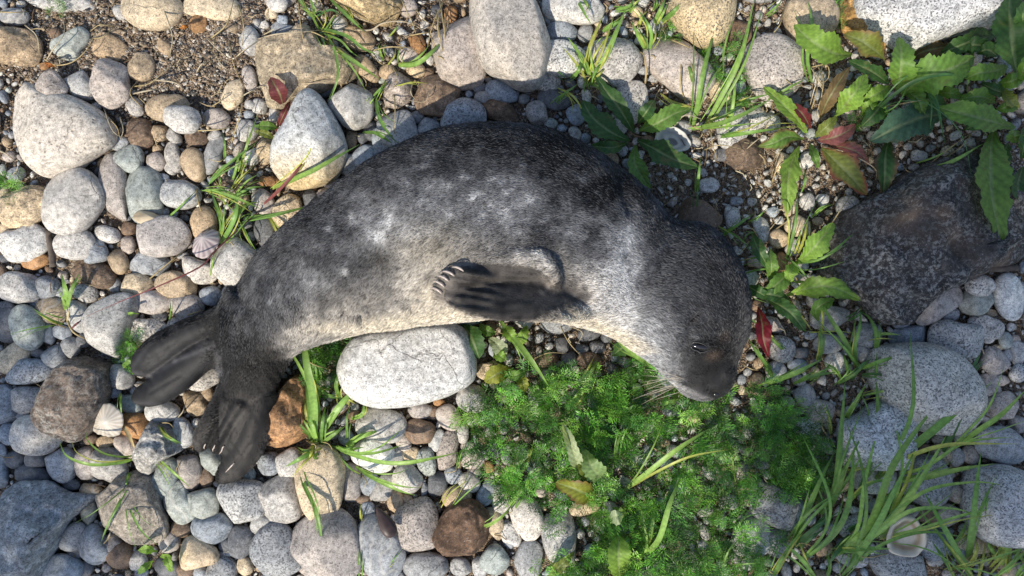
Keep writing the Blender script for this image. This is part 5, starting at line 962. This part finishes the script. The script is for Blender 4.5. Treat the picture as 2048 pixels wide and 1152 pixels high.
tuft('thin curved grass blades lying on pebbles left of the hind flipper', (800, 450), 'I', [
 ('G', 32, (815,447), (700,475), (540,482), (400,430), (355,335)), ('g', 26, (790,540), (755,640), (650,840), (600,965)), ('g', 22, (765,600), (770,720), (850,880), (945,965)), ('G', 30, (925,425), (1030,520), (1135,612)), ('g', 44, (950,240), (1000,310), (1095,360)), ('g', 12, (910,260), (895,350), (925,435)),
 ('g', 20, (728,55), (725,120), (732,195)), ('b', 34, (725,225), (770,300), (815,400)), ('w', 12, (640,940), (660,900), (665,870)), ('b', 9, (620,960), (660,920), (700,900)), ('g',24,(780,530),(760,590),(755,640)), ('w',9,(1070,200),(1100,160),(1120,90))])
tuft('short grass tuft on the grey pebbles near the left edge', (405, 680), 'J', [
 ('G', 54, (405,690), (395,590), (368,495)), ('G', 40, (400,705), (430,590), (478,488)), ('g', 14, (710,835), (640,755), (560,662)), ('g', 24, (380,792), (300,765), (198,700)), ('G', 24, (730,745), (780,728), (838,732)), ('g', 12, (330,798), (200,818), (62,852)), ('g', 14, (1015,775), (1025,710), (1020,650)),
 ('r', 18, (430,820), (460,790), (490,770)), ('b', 14, (400,760), (440,840), (520,885)), ('b', 22, (405,790), (408,720), (402,680)), ('g', 40, (735,1045), (770,1020), (800,980)), ('g',16,(700,720),(760,700),(800,680)),('b',8,(1120,740),(1180,720),(1210,710))])
tuft('wiry straw-coloured roots and stems lying on bare soil at the upper left', (420, 300), 'A', [
 ('w', 9, (150,150), (220,215), (238,325)), ('w', 9, (278,365), (320,295), (385,205), (378,100)), ('b', 8, (262,350), (330,390), (430,375), (520,300), (575,200), (630,165)), ('w', 10, (955,-10), (1010,130), (1035,230), (1018,345)), ('w', 12, (800,562), (900,542), (960,530)), ('w', 11, (930,480), (1060,500), (1118,570)),
 ('b', 10, (1260,235), (1360,145), (1405,-10)), ('b', 9, (1430,30), (1462,150), (1450,300)), ('w', 10, (1420,340), (1480,290), (1560,240)), ('b', 8, (835,585), (860,610), (885,635)), ('w', 10, (1180,435), (1210,385), (1255,370)), ('w', 7, (620,640), (680,790), (765,830)), ('b', 9, (1150,785), (1290,780), (1425,758)),
 ('w', 9, (1450,580), (1500,550), (1560,525)), ('w', 12, (0,905), (40,925), (75,950)), ('b', 10, (0,72), (80,75), (165,70)), ('b', 8, (1390,855), (1440,690), (1462,540)), ('b', 8, (560,230), (620,220), (700,150)), ('b', 8, (800,520), (900,500), (1000,420), (1120,350)), ('b', 7, (1270,640), (1330,600), (1350,560)), ('b', 8, (690,160), (600,150), (540,190)),
 ('w',7,(1240,230),(1300,290),(1400,380)), ('b',7,(1380,260),(1400,380),(1450,500)), ('b',8,(850,640),(780,560),(830,480)), ('w',7,(720,700),(740,780),(720,840)), ('b',7,(640,700),(700,760),(720,830)), ('w',7,(1290,320),(1340,400),(1420,440)), ('b',7,(100,0),(130,30),(140,20)), ('b',7,(1300,200),(1280,300),(1310,340))], cat='dry stems', name='dry_stems')
tuft('tangle of dry bent stalks among the rocks at the top centre', (1000, 200), 'B', [
 ('w', 12, (590,180), (690,180), (760,140), (870,128), (960,155), (1015,195)), ('b', 9, (1135,-10), (1060,150), (1028,290)), ('b', 9, (870,-10), (930,120), (965,215)), ('w', 7, (1110,472), (1040,560), (1010,612), (900,600)), ('b', 10, (1100,-10), (1130,180), (1150,380)), ('b', 10, (1140,60), (1135,200), (1160,360)),
 ('b', 10, (1080,60), (1110,250), (1140,400)), ('b', 8, (1060,330), (1120,350), (1160,405)), ('b', 8, (780,-10), (800,80), (810,180)), ('w', 8, (160,505), (300,500), (420,490), (530,435)), ('w', 7, (0,525), (40,520), (60,520)), ('b', 9, (920,215), (1000,200), (1060,195)), ('b', 10, (1160,100), (1140,260), (1170,390)), ('w', 7, (170,590), (230,580), (270,570)),
 ('b', 8, (830,560), (835,680), (830,850)), ('b', 8, (640,460), (660,490), (660,520)), ('w', 8, (940,500), (930,560), (970,610)), ('b', 8, (760,620), (780,680), (800,700)), ('b', 9, (700,300), (820,280), (920,310)), ('b', 10, (1040,200), (1090,300), (1150,380)), ('w',8,(560,60),(620,110),(740,150)), ('b',9,(1120,20),(1090,160),(1120,330)), ('b',8,(960,60),(1010,120),(1060,150)),('b',8,(820,400),(850,470),(820,540))], cat='dry stems', name='dry_stems')

# driftwood sliver and twig
def wood(label, tile, pts, wd, name='driftwood', hz=.010):
    pp = [T(tile, *p) for p in pts]; q = cr([np.array(p) for p in pp], 5)
    v, f = tube3([W3(a[0], a[1], .018) for a in q], [wd/6*PX*(1-.35*abs(i/(len(q)-1)-.5)) for i in range(len(q))], 9)
    v = v+.0016*np.stack([vn(v, 160, 3), vn(v, 160, 4), vn(v, 160, 5)], 1)
    me = mesh_np(name, v, f); set_col(me, np.tile(np.array([.13, .105, .085]), (len(v), 1))*(1+.4*vn(v, 300, 2))[:, None]); me.materials.append(M['dry']); tag(link(name, me), label, name)
wood('thin grey driftwood sliver along the edge of the huge dark boulder', 'E', [(1235, 472), (1340, 462), (1500, 455)], 42)
wood('short brown driftwood stick standing between grey pebbles near the left edge', 'J', [(285, 230), (305, 330), (318, 450)], 40)
wood('curved dark bark strip under the teardrop stone', 'A', [(1340, 1060), (1410, 1095), (1536, 1110)], 46, 'bark_strip')

# ---------------------------------------------------------------- broad toothed leaves
def leaf(parent, tile, pts, width, tone, z0=.015, zmax=.05, tip=None, edge=None, fold=.18, teeth=1.0, rn=R, curl=0.0, label=None):
    q = cr([np.array(T(tile, *p), float) for p in pts], 11); n_ = len(q); S = [0]
    for i in range(1, n_): S.append(S[-1]+np.hypot(*(q[i]-q[i-1])))
    L_ = S[-1]; wd = width/3/2*.80; m = 6; V = []; C = []; ph = rn.uniform(0, 9); tz = zmax*.7 if tip is None else tip
    nt = max(5, L_/12)
    for i in range(n_):
        t = S[i]/L_; z = z0+(zmax-z0)*math.sin(min(1, t/.6)*math.pi/2) if t < .6 else zmax+(tz-zmax)*((t-.6)/.4)**1.5
        prof = (math.sin(math.pi*min(1, (t*.96+.03))**.85)**.72)*(.35+.65*min(1, t/.35)) if t < 1 else 0
        prof = max(prof, .10*(1-t))
        a = q[min(i+1, n_-1)]-q[max(i-1, 0)]; a = a/(np.hypot(*a)+1e-9); nr_ = np.array([a[1], a[0], 0]); tw = .28*math.sin(t*2.5+ph)+curl
        for j in range(-m, m+1):
            s = j/m; saw = (t*nt+(.13*s)) % 1
            w_ = prof*(1+teeth*(.25*(saw-.5)+.13*math.sin(t*nt*1.3+ph)*(1 if L_ > 90 else .4))*(abs(s)**2))*wd*PX
            side = nr_*math.cos(tw)+np.array([0, 0, math.sin(tw)])
            vein = abs(((t*9-abs(s)*1.6) % 1)-.5)*2; ruf = .0016*math.sin(t*23+ph+(3 if s > 0 else 0))*abs(s)**2
            p = W3(q[i][0], q[i][1], z)+side*(w_*s)+np.array([0, 0, abs(s)*abs(w_)*fold*1.6-.0013*max(0, 1-abs(s)*6)+.0008*(vein-.5)*(1-abs(s))+ruf])
            V.append(p); c = np.array(tone)*(1+.5*(vein-.5)); c = c*(1-.35*max(0, 1-abs((vein)-1)*8)*0)
            if j == 0: c = np.array(tone)*1.0*.45+np.array([.34, .40, .20])*.55
            if edge is not None:
                e_ = sst(.55, 1.0, np.array(abs(s)))*.8+.35*sst(.75, 1, np.array(t)); e_ = min(1, float(e_)*(.7+.6*math.sin(t*7+ph)**2)); c = c*(1-e_)+np.array(edge)*e_
            C.append(c)
    F = []; k_ = 2*m+1
    for i in range(n_-1):
        for j in range(2*m): a = i*k_+j; F.append([a, a+1, a+1+k_, a+k_])
    me = mesh_np('leaf', np.array(V), F); set_col(me, np.clip(np.array(C), 0, 1)); me.materials.append(M['leaf'])
    o = link('leaf', me); o.parent = parent; o.matrix_parent_inverse = Matrix.Translation(-parent.location)
    if label: o['label'] = label
    return o
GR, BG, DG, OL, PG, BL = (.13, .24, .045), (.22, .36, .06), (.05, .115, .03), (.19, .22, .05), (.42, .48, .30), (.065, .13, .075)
RD, PK, BRN, YG = (.15, .03, .03), (.28, .10, .09), (.16, .11, .05), (.26, .28, .04)
def rosette(label, tile, base, leaves, cat='plant', name='broad_leaf_plant'):
    r = empty(name, P(*T(tile, *base), 0)); tag(r, label, cat)
    for lf in leaves:
        pts, wd, tone, *kw = lf; kw = kw[0] if kw else {}; tl = kw.pop('tile', tile)
        leaf(r, tl, pts, wd, jitter(tone, R, .08), **kw)
    return r
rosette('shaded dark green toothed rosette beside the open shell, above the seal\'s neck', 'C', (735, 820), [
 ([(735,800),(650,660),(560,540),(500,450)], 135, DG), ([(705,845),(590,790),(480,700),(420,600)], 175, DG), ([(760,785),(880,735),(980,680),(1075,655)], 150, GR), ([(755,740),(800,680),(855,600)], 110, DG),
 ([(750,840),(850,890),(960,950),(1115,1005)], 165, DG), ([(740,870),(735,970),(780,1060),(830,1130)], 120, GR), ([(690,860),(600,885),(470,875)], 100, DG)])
rosette('sunlit toothed rosette with red and green leaves left of the shaded broad leaves', 'D', (260, 830), [
 ([(230,800),(160,700),(60,600),(-30,520)], 130, BG), ([(255,770),(210,690),(140,622)], 95, RD, dict(label='dull red curled leaf')), ([(290,845),(390,825),(470,790),(525,745)], 120, PK, dict(teeth=.5, label='smooth pinkish red leaf')),
 ([(320,890),(400,960),(500,1060),(590,1170)], 200, OL, dict(edge=(.30, .08, .06))), ([(370,870),(480,890),(560,930),(605,990)], 100, PK, dict(edge=BRN)), ([(215,835),(120,820),(30,860),(-60,880)], 120, GR, dict(edge=(.2, .1, .05))),
 ([(185,880),(140,980),(120,1100),(115,1290)], 150, BG), ([(280,825),(340,770),(415,700)], 95, OL), ([(310,720),(350,620),(420,500),(490,400)], 110, BRN, dict(zmax=.07)), ([(400,700),(470,620),(540,530),(585,445)], 150, BG, dict(zmax=.08)), ([(250,860),(285,960),(300,1010)], 70, GR)])
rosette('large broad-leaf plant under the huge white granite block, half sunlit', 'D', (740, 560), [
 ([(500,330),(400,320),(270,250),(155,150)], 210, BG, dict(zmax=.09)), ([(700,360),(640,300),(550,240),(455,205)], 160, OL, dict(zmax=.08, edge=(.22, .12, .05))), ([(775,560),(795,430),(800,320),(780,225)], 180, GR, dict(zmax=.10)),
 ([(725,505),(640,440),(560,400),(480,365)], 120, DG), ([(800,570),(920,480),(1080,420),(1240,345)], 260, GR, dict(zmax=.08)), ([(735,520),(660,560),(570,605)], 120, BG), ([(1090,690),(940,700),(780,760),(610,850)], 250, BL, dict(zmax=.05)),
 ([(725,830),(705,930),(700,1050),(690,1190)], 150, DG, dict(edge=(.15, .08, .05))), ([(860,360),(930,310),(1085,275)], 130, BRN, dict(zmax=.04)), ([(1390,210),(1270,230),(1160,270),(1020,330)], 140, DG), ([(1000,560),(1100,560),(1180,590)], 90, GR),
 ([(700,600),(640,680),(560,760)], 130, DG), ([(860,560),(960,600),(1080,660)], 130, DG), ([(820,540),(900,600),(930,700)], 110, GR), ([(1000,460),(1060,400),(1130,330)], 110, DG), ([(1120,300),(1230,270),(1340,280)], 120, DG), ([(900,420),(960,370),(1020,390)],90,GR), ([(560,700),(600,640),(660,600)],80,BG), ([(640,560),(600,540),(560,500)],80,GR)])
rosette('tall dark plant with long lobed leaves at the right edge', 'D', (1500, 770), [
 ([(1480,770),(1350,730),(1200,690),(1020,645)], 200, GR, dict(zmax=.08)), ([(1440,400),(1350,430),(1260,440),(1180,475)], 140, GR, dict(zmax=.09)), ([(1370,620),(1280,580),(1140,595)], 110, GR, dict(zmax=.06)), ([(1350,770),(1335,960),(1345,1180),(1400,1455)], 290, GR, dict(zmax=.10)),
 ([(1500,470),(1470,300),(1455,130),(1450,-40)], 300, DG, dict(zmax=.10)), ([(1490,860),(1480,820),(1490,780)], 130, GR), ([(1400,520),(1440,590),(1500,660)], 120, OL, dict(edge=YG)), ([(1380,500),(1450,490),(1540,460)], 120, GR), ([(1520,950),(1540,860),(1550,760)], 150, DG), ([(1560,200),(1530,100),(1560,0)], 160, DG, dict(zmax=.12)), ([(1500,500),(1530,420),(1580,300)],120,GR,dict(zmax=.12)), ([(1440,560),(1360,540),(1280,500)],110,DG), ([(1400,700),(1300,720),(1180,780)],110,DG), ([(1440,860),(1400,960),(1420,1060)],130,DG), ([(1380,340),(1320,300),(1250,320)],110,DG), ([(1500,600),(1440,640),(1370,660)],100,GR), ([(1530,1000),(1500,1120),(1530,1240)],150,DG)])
rosette('toothed plant between the seal\'s forehead and the dark rough boulder', 'E', (150, 440), [
 ([(165,430),(240,370),(320,280),(395,185)], 150, BG, dict(zmax=.07)), ([(110,620),(230,580),(380,570),(555,650)], 150, BG, dict(zmax=.07, edge=(.10, .16, .03))), ([(150,440),(90,520),(0,590),(-70,600)], 120, GR), ([(10,560),(20,450),(10,335)], 90, GR),
 ([(-20,640),(70,680),(150,740),(225,840)], 120, DG), ([(130,650),(40,620),(-60,610)], 110, DG), ([(-100,240),(-60,340),(0,450)], 95, DG), ([(-130,560),(-60,600),(10,640)], 90, DG), ([(300,780),(290,700),(400,640)], 100, GR), ([(170,420),(130,490),(140,540)], 100, BG)])
r_ = rosette('single dark red leaf beside the seal\'s forehead', 'K', (1480, 690), [([(1475,690),(1500,790),(1510,890),(1540,990)], 110, (.17, .012, .02), dict(teeth=.4))], 'leaf', 'red_leaf')
rosette('broad leaves half hidden under the seal\'s chest', 'L', (1300, 800), [
 ([(1240,790),(1290,870),(1340,1000)], 190, DG), ([(1500,1000),(1450,920),(1395,875)], 110, PG), ([(1430,940),(1460,980),(1500,1010)], 90, BG), ([(1540,1060),(1450,1090),(1370,1140)], 140, YG), ([(1480,800),(1520,850),(1560,900)], 100, BG),
 ([(600,985),(670,930),(745,900)], 110, DG, dict(tile='K')), ([(20,1090),(60,1130),(80,1200)], 90, YG, dict(tile='K')), ([(30,930),(60,880),(90,800)], 80, BG, dict(tile='K')), ([(1340,790),(1380,830),(1440,850)], 80, GR), ([(-60,1090),(20,1100),(90,1070)],80,GR,dict(tile='K')), ([(230,1120),(320,1100),(420,1120)],90,DG,dict(tile='K')),([(640,1120),(700,1080),(760,1060)],80,DG,dict(tile='K'))])
rosette('pale folded leaf and two toothed leaves rising from the feathery patch', 'G', (550, 700), [
 ([(400,560),(385,470),(350,350),(302,232)], 90, PG, dict(zmax=.10, fold=.9)), ([(560,620),(510,540),(460,470),(430,390)], 150, (.24, .34, .13), dict(zmax=.09)), ([(540,690),(450,660),(350,620),(258,592)], 170, YG, dict(zmax=.08, edge=(.16, .06, .03))), ([(575,815),(615,800),(670,785)], 100, PG, dict(zmax=.09)),
 ([(650,1180),(640,1060),(640,900)], 190, BG, dict(zmax=.07)), ([(215,1160),(300,1080),(375,1005)], 80, OL), ([(500,560),(440,520),(400,450)], 90, OL, dict(zmax=.08)), ([(700,790),(640,760),(600,740)],60,GR)])
rosette('dark red upright leaf with small red leaves left of the teardrop stone', 'B', (160, 640), [
 ([(165,640),(140,560),(85,465)], 140, (.17, .045, .05), dict(teeth=.2, zmax=.07)), ([(120,790),(160,700),(210,600)], 50, RD, dict(teeth=.2)), ([(-10,760),(60,755),(130,770)], 70, GR), ([(-10,790),(50,800),(110,835)], 60, OL)], 'plant', 'red_leaf_plant')
rosette('small bright green seedling on the pebbles near the bottom left', 'I', (960, 1010), [([(945,1005),(890,990),(830,1000)], 70, BG), ([(960,1035),(1000,1040),(1030,1130)], 80, BG), ([(920,1060),(870,1100),(830,1140)], 60, GR)], 'plant', 'seedling')
rosette('dead orange-brown leaf scraps beside the dark boulder', 'A', (285, 385), [([(270,380),(300,392),(330,400)], 30, (.45, .15, .04), dict(teeth=.2)), ([(1080,170),(1100,165),(1125,160)], 34, (.5, .2, .05), dict(teeth=.2))], 'dead leaf', 'dead_leaf')

# ---------------------------------------------------------------- feathery green plants
def frond(rn, L_, c):
    """bipinnate thread leaf: V, F, C in its own frame, growing along +x with a rising curve"""
    V, F, C = [], [], []
    def thread(a, b, wd, cc):
        a, b = np.array(a), np.array(b); d = b-a; s = np.cross(d, [0, 0, 1]); s /= np.linalg.norm(s)+1e-9; m_ = a*.45+b*.55; k = len(V)
        V.extend([a, m_+s*wd, b, m_-s*wd+np.array([0, 0, wd*.6])]); F.append([k, k+1, k+2, k+3]); C.extend([np.array(cc)*.8, np.array(cc), np.array(cc)*1.25, np.array(cc)])
    bend = rn.uniform(.1, .5); npair = int(6+L_*75)
    def ax(t): return np.array([L_*t*(1-.15*t), .12*L_*math.sin(t*2+bend*5)*bend, L_*(.9*bend*t-.7*bend*t*t)])
    for i in range(6): thread(ax(i/6), ax((i+1)/6), .0006, (c[0]*1.3, c[1]*1.15, c[2]*1.1))
    for i in range(1, npair):
        t = i/npair; p = ax(t); pl = L_*.34*math.sin(math.pi*(t*.8+.14))**.8
        for sgn in (-1, 1):
            an = sgn*rn.uniform(.75, 1.1); up_ = rn.uniform(-.1, .7); d = np.array([math.cos(an), math.sin(an), up_]); e = p+d*pl
            thread(p, e, .00055, c)
            for k in range(1, 3):
                u = k/2.2; b0 = p+d*pl*u; ll = pl*.5*(1-.4*u)+.0028
                for s2 in (-1, 1):
                    a2 = an+s2*rn.uniform(.5, .95); thread(b0, b0+np.array([math.cos(a2), math.sin(a2), up_+rn.uniform(-.2, .6)])*ll, .00058, (c[0]*rn.uniform(.8, 1.25), c[1]*rn.uniform(.85, 1.15), c[2]))
    return np.array(V), np.array(F), np.array(C)
rf = random.Random(21)
FR = [frond(rf, rf.uniform(.028, .05), rf.choice(((.11, .28, .03), (.08, .22, .025), (.15, .34, .045), (.06, .17, .03), (.18, .36, .06)))) for _ in range(14)]
def feathery(name, spots, label, cat=None, kind=None, rn=rf, zl=(.004, .05), sc_=1.0):
    VV, FF_, CC, k = [], [], [], 0
    for x, y in spots:
        v, f, c = FR[rn.randrange(len(FR))]; a = rn.uniform(0, 6.283); b = rn.uniform(-.15, .8); s = rn.uniform(.7, 1.15)*sc_
        M_ = Matrix.Rotation(a, 3, 'Z') @ Matrix.Rotation(-b, 3, 'Y') @ Matrix.Rotation(rn.uniform(-.8, .8), 3, 'X')
        w_ = v @ np.array(M_).T*s; z = rn.uniform(*zl); VV.append(w_+np.array(P(x, y, z))); FF_.append(f+k); CC.append(c*rn.choice((.5, .75, .95, 1.2, 1.5, 1.8))*np.array([1.02, 1.0, 1.05])); k += len(v)
    me = mesh_np(name, np.vstack(VV), np.vstack(FF_)); set_col(me, np.clip(np.vstack(CC), 0, 1)); me.materials.append(M['feather']); o = link(name, me)
    tag(o, label, cat, None, kind); return o
PATCH = np.array([(935,835),(985,765),(1060,745),(1150,735),(1225,730),(1290,735),(1345,760),(1400,800),(1450,795),(1490,765),(1530,775),(1585,825),(1625,880),(1640,960),(1615,1010),(1560,985),(1500,985),(1490,1020),(1560,1060),(1540,1160),(1400,1190),(1100,1180),(1075,1130),(1130,1080),(1110,1020),(1050,1000),(1000,975),(965,920)], float)
def in_poly(q, x, y):
    ins = False; j = len(q)-1
    for i in range(len(q)):
        if (q[i][1] > y) != (q[j][1] > y) and x < (q[j][0]-q[i][0])*(y-q[i][1])/(q[j][1]-q[i][1])+q[i][0]: ins = not ins
        j = i
    return ins
spots = []
HOLES = [(1500,1000,70),(1290,955,50),(1400,1050,30),(1080,1015,40),(1130,1060,70),(1240,905,25),(1350,900,22),(1410,960,24),(1330,1010,22),(1470,900,20)]
while len(spots) < 860:
    x, y = rf.uniform(930, 1640), rf.uniform(725, 1185)
    if not in_poly(PATCH, x, y): continue
    if any(math.hypot(x-a, y-b) < r and rf.random() < .72 for a, b, r in HOLES): continue
    if noise.noise(Vector((x*.016, y*.016, 3))) < -.12 and rf.random() < .7: continue
    spots.append((x, y))
feathery('feathery_foliage', spots, 'dense bright green feathery foliage under the seal\'s snout', kind='stuff')
def small_tuft(cx, cy, r, n_, label, sc_=.8):
    s = []
    while len(s) < n_:
        a, q = rf.uniform(0, 6.28), r*math.sqrt(rf.random()); s.append((cx+q*math.cos(a), cy+q*math.sin(a)))
    feathery('feathery_plant', s, label, 'plant', zl=(.006, .03), sc_=sc_)
small_tuft(655, 705, 46, 42, 'green feathery plant between the belly and the white boulder', .8)
small_tuft(648, 745, 26, 16, 'small feathery sprig at the lower left rim of the white belly boulder', .8)
small_tuft(252, 692, 26, 24, 'small bright feathery tuft touching the tip of the hind flipper', .7)
small_tuft(30, 370, 22, 14, 'tiny feathery tuft at the left edge below bare soil', .6)
small_tuft(108, 4, 18, 10, 'tiny feathery sprig on the pale stone at the top left', .5)
small_tuft(1350, 62, 26, 16, 'feathery sprig beside the warm cream speckled boulder', .6)
small_tuft(1440, 130, 44, 26, 'loose feathery plant below the warm cream speckled boulder', .7)
small_tuft(1665, 22, 28, 18, 'feathery sprig left of the orange rock', .6)
small_tuft(1722, 230, 26, 22, 'small vivid feathery tuft amid the broad leaves', .6)
small_tuft(1480, 195, 22, 12, 'feathery sprig beside the pinkish speckled stone', .6)
small_tuft(1240, 805, 60, 30, 'light green feathery shoots leaning over the front of the green patch', .8)
small_tuft(1560, 900, 70, 34, 'shaded feathery shoots beside the long broad grass', .9)

# ---------------------------------------------------------------- unseen trees added to shade the right side and lower left corner
def shade_tree(label, base, lumps, trunk_top, n_leaf=1400, seed_=1):
    rn = random.Random(seed_); r = empty('added_shade_tree', (base[0], base[1], 0)); tag(r, label, 'added shade tree')
    V, F, C, k = [], [], [], 0
    for (x, y, z, rad, dens) in lumps:
        for _ in range(int(n_leaf*dens*(rad/.15)**2)):
            while True:
                d = np.array([rn.uniform(-1, 1) for _ in range(3)])
                if (d**2).sum() < 1: break
            c = np.array([x, y, z])+d*rad; L_ = rn.uniform(.022, .044); a = rn.uniform(0, 6.28); t = np.array([math.cos(a), math.sin(a), rn.uniform(-.5, .5)]); t /= np.linalg.norm(t)
            s = np.cross(t, [rn.gauss(0, .5), rn.gauss(0, .5), 1]); s /= np.linalg.norm(s); w_ = L_*.28
            V += [c-t*L_, c+s*w_-t*L_*.1, c+t*L_, c-s*w_-t*L_*.1]; F.append([k, k+1, k+2, k+3]); cc = np.array(GR)*rn.uniform(.6, 1.2); C += [cc]*4; k += 4
    me = mesh_np('crown', np.array(V), F); set_col(me, C); me.materials.append(M['leaf']); o = link('crown', me); o.parent = r; o.matrix_parent_inverse = Matrix.Translation(-r.location)
    for (x, y, z, rad, dens) in lumps:
        q = [np.array([base[0], base[1], -.02]), np.array([base[0]*.7+x*.3, base[1]*.7+y*.3, z*.45]), np.array([base[0]*.25+x*.75, base[1]*.25+y*.75, z*.85]), np.array([x, y, z])]
        q = list(cr(q, 4)); v, f = tube3(q, [.022*(1-.8*i/(len(q)-1)) for i in range(len(q))], 6)
        me = mesh_np('stem', v, f); set_col(me, np.tile(np.array([.12, .09, .06]), (len(v), 1))); me.materials.append(M['dry']); o = link('stem', me); o.parent = r; o.matrix_parent_inverse = Matrix.Translation(-r.location)
def lump(tx, ty, z, rad, dens=1.0):
    """crown lump at height z whose shade lands on the photo point (tx, ty)"""
    k = z/math.tan(math.radians(SUN_EL)); g0 = P(tx, ty, 0); return (g0[0]-SUN_DX*k, g0[1]-SUN_DY*k, z, rad, dens)
# two added trees out of view, crowns set between the sun and the beach
def far(tx, ty, rad, dens=1.0, z=2.35): return lump(tx, ty, z, rad, dens)
LR = [far(1850, 330, .15), far(1990, 180, .13, .8), far(1950, 480, .15), far(1760, 540, .12), far(1650, 700, .10, .8), far(1850, 700, .14), far(2040, 760, .12), far(1720, 900, .12), far(1930, 950, .14), far(1640, 1060, .10, .8), far(1800, 1100, .12), far(2010, 1120, .09, .5), far(1570, 880, .07, .7), far(2200, 500, .16), far(2250, 900, .15)]
shade_tree('added unseen leafy tree beyond the lower right edge, shading the stones', (1.1, -2.7), LR, None, 230, 4)
LL = [far(60, 900, .085, .9, 2.0), far(110, 1060, .085, 1, 2.0), far(0, 700, .09, .8, 2.0), far(250, 1110, .05, .8, 2.0), far(20, 1100, .08, 1, 2.0), far(-110, 860, .12, 1, 2.0), far(-150, 1150, .14, 1, 2.0)]
shade_tree('added unseen leafy tree beyond the lower left edge, casting shade', (-2.3, -2.5), LL, None, 330, 8)
# ---------------------------------------------------------------- a label of its own for every stone
LANDMARKS = [('the white belly boulder', 812, 740), ('the teardrop stone', 617, 285), ('the orange rock', 562, 845), ('the white limpet shell', 213, 841), ('the rayed limpet shell', 412, 487), ('the coarse dark brown boulder', 150, 790),
 ('the big cream pitted stone', 125, 262), ('the flat tan boulder', 610, 130), ('the tan-grey boulder at the top', 1010, 85), ('the warm cream boulder', 1400, 30), ('the open shell by the rosette', 1340, 283), ('the shaded rosette', 1265, 275),
 ('the huge white granite block', 1860, 30), ('the orange rock by the white block', 1730, 45), ('the dark rough boulder', 1850, 470), ('the cream-grey granite boulder', 1855, 775), ('the double-lobed granite stone', 1760, 880), ('the large pearly shell', 1807, 1070),
 ('the dark brown cracked rock', 935, 1055), ('the rugged boulder in the bottom corner', 80, 1060), ('the broad tan flat stone', 265, 1015), ('the pitted white triangular stone', 320, 890), ('the tall pear-shaped stone', 222, 655), ('the hind flipper tips', 270, 770),
 ('the near hind flipper', 450, 900), ('the seal\'s back', 900, 250), ('the seal\'s nape', 1330, 410), ('the seal\'s snout', 1430, 790), ('the seal\'s chest', 1150, 650), ('the feathery green patch', 1300, 930), ('the mussel shell', 770, 1044), ('the grass tuft by the orange rock', 640, 880),
 ('the top centre grass tuft', 1180, 150), ('the bare soil at the upper left', 370, 80), ('the driftwood sliver', 1990, 540), ('the driftwood stick', 100, 500), ('the yellow-cream clam shell', 297, 437), ('the red-leaf plant', 555, 195), ('the pale folded leaf', 1140, 890),
 ('the dark red leaf', 1523, 667), ('the sunlit rosette', 1620, 275), ('the bottom right grass tuft', 1980, 1120), ('the green seedling', 320, 1110), ('the large grey boulder behind grass', 1990, 1000), ('the seal\'s hip', 470, 600), ('the big bottom-left grass of long blades', 1680, 1000)]
LANDMARKS[-1] = ('the long broad grass', 1680, 1000)
TEX = {'g': 'grainy', 's': 'smooth', 'k': 'speckled', 'v': 'veined', 'r': 'rough'}
def side(dx, dy):
    a = math.degrees(math.atan2(-dy, dx)) % 360
    return ['right of', 'above and right of', 'above', 'above and left of', 'left of', 'below and left of', 'below', 'below and right of'][int((a+22.5)//45) % 8]
used = set(); live = [s for s in STONES if s['o'] is not None and not s['out']]
live.sort(key=lambda s: -s['r'])
def size_word(s):
    d = 2*s['r']; return 'tiny' if d < 24 else 'small' if d < 38 else 'medium' if d < 58 else 'large' if d < 95 else 'very large'
for s in live:
    lm = sorted(LANDMARKS, key=lambda l: math.hypot(s['x']-l[1], s['y']-l[2]))
    nm = 'stone' if s['o'].name.startswith('stone') else 'pebble'
    base = f"{size_word(s)} {TEX[s['mt']]} {COLS[s['cc']][1]} {SHN[s['sh']]} {nm}"
    cand = []
    for nmL, lx, ly in lm[:5]:
        cand.append(f"{base} {side(s['x']-lx, s['y']-ly)} {nmL}")
    nb = sorted([q for q in live if q is not s], key=lambda q: math.hypot(q['x']-s['x'], q['y']-s['y'])-q['r'])[:5]
    b2 = f"{size_word(s)} {COLS[s['cc']][1]} {SHN[s['sh']]} {nm}"
    for q in nb:
        cand.append(f"{b2} {side(s['x']-q['x'], s['y']-q['y'])} a {COLS[q['cc']][1]} one, by {lm[0][0]}")
    for c_ in cand:
        if c_ not in used and len(c_.replace('-', ' ').split()) <= 16: break
    used.add(c_); s['o']['label'] = c_; s['o']['category'] = nm
    s['o']['group'] = 'loose pebbles of the beach' if nm == 'pebble' else 'larger stones of the beach'
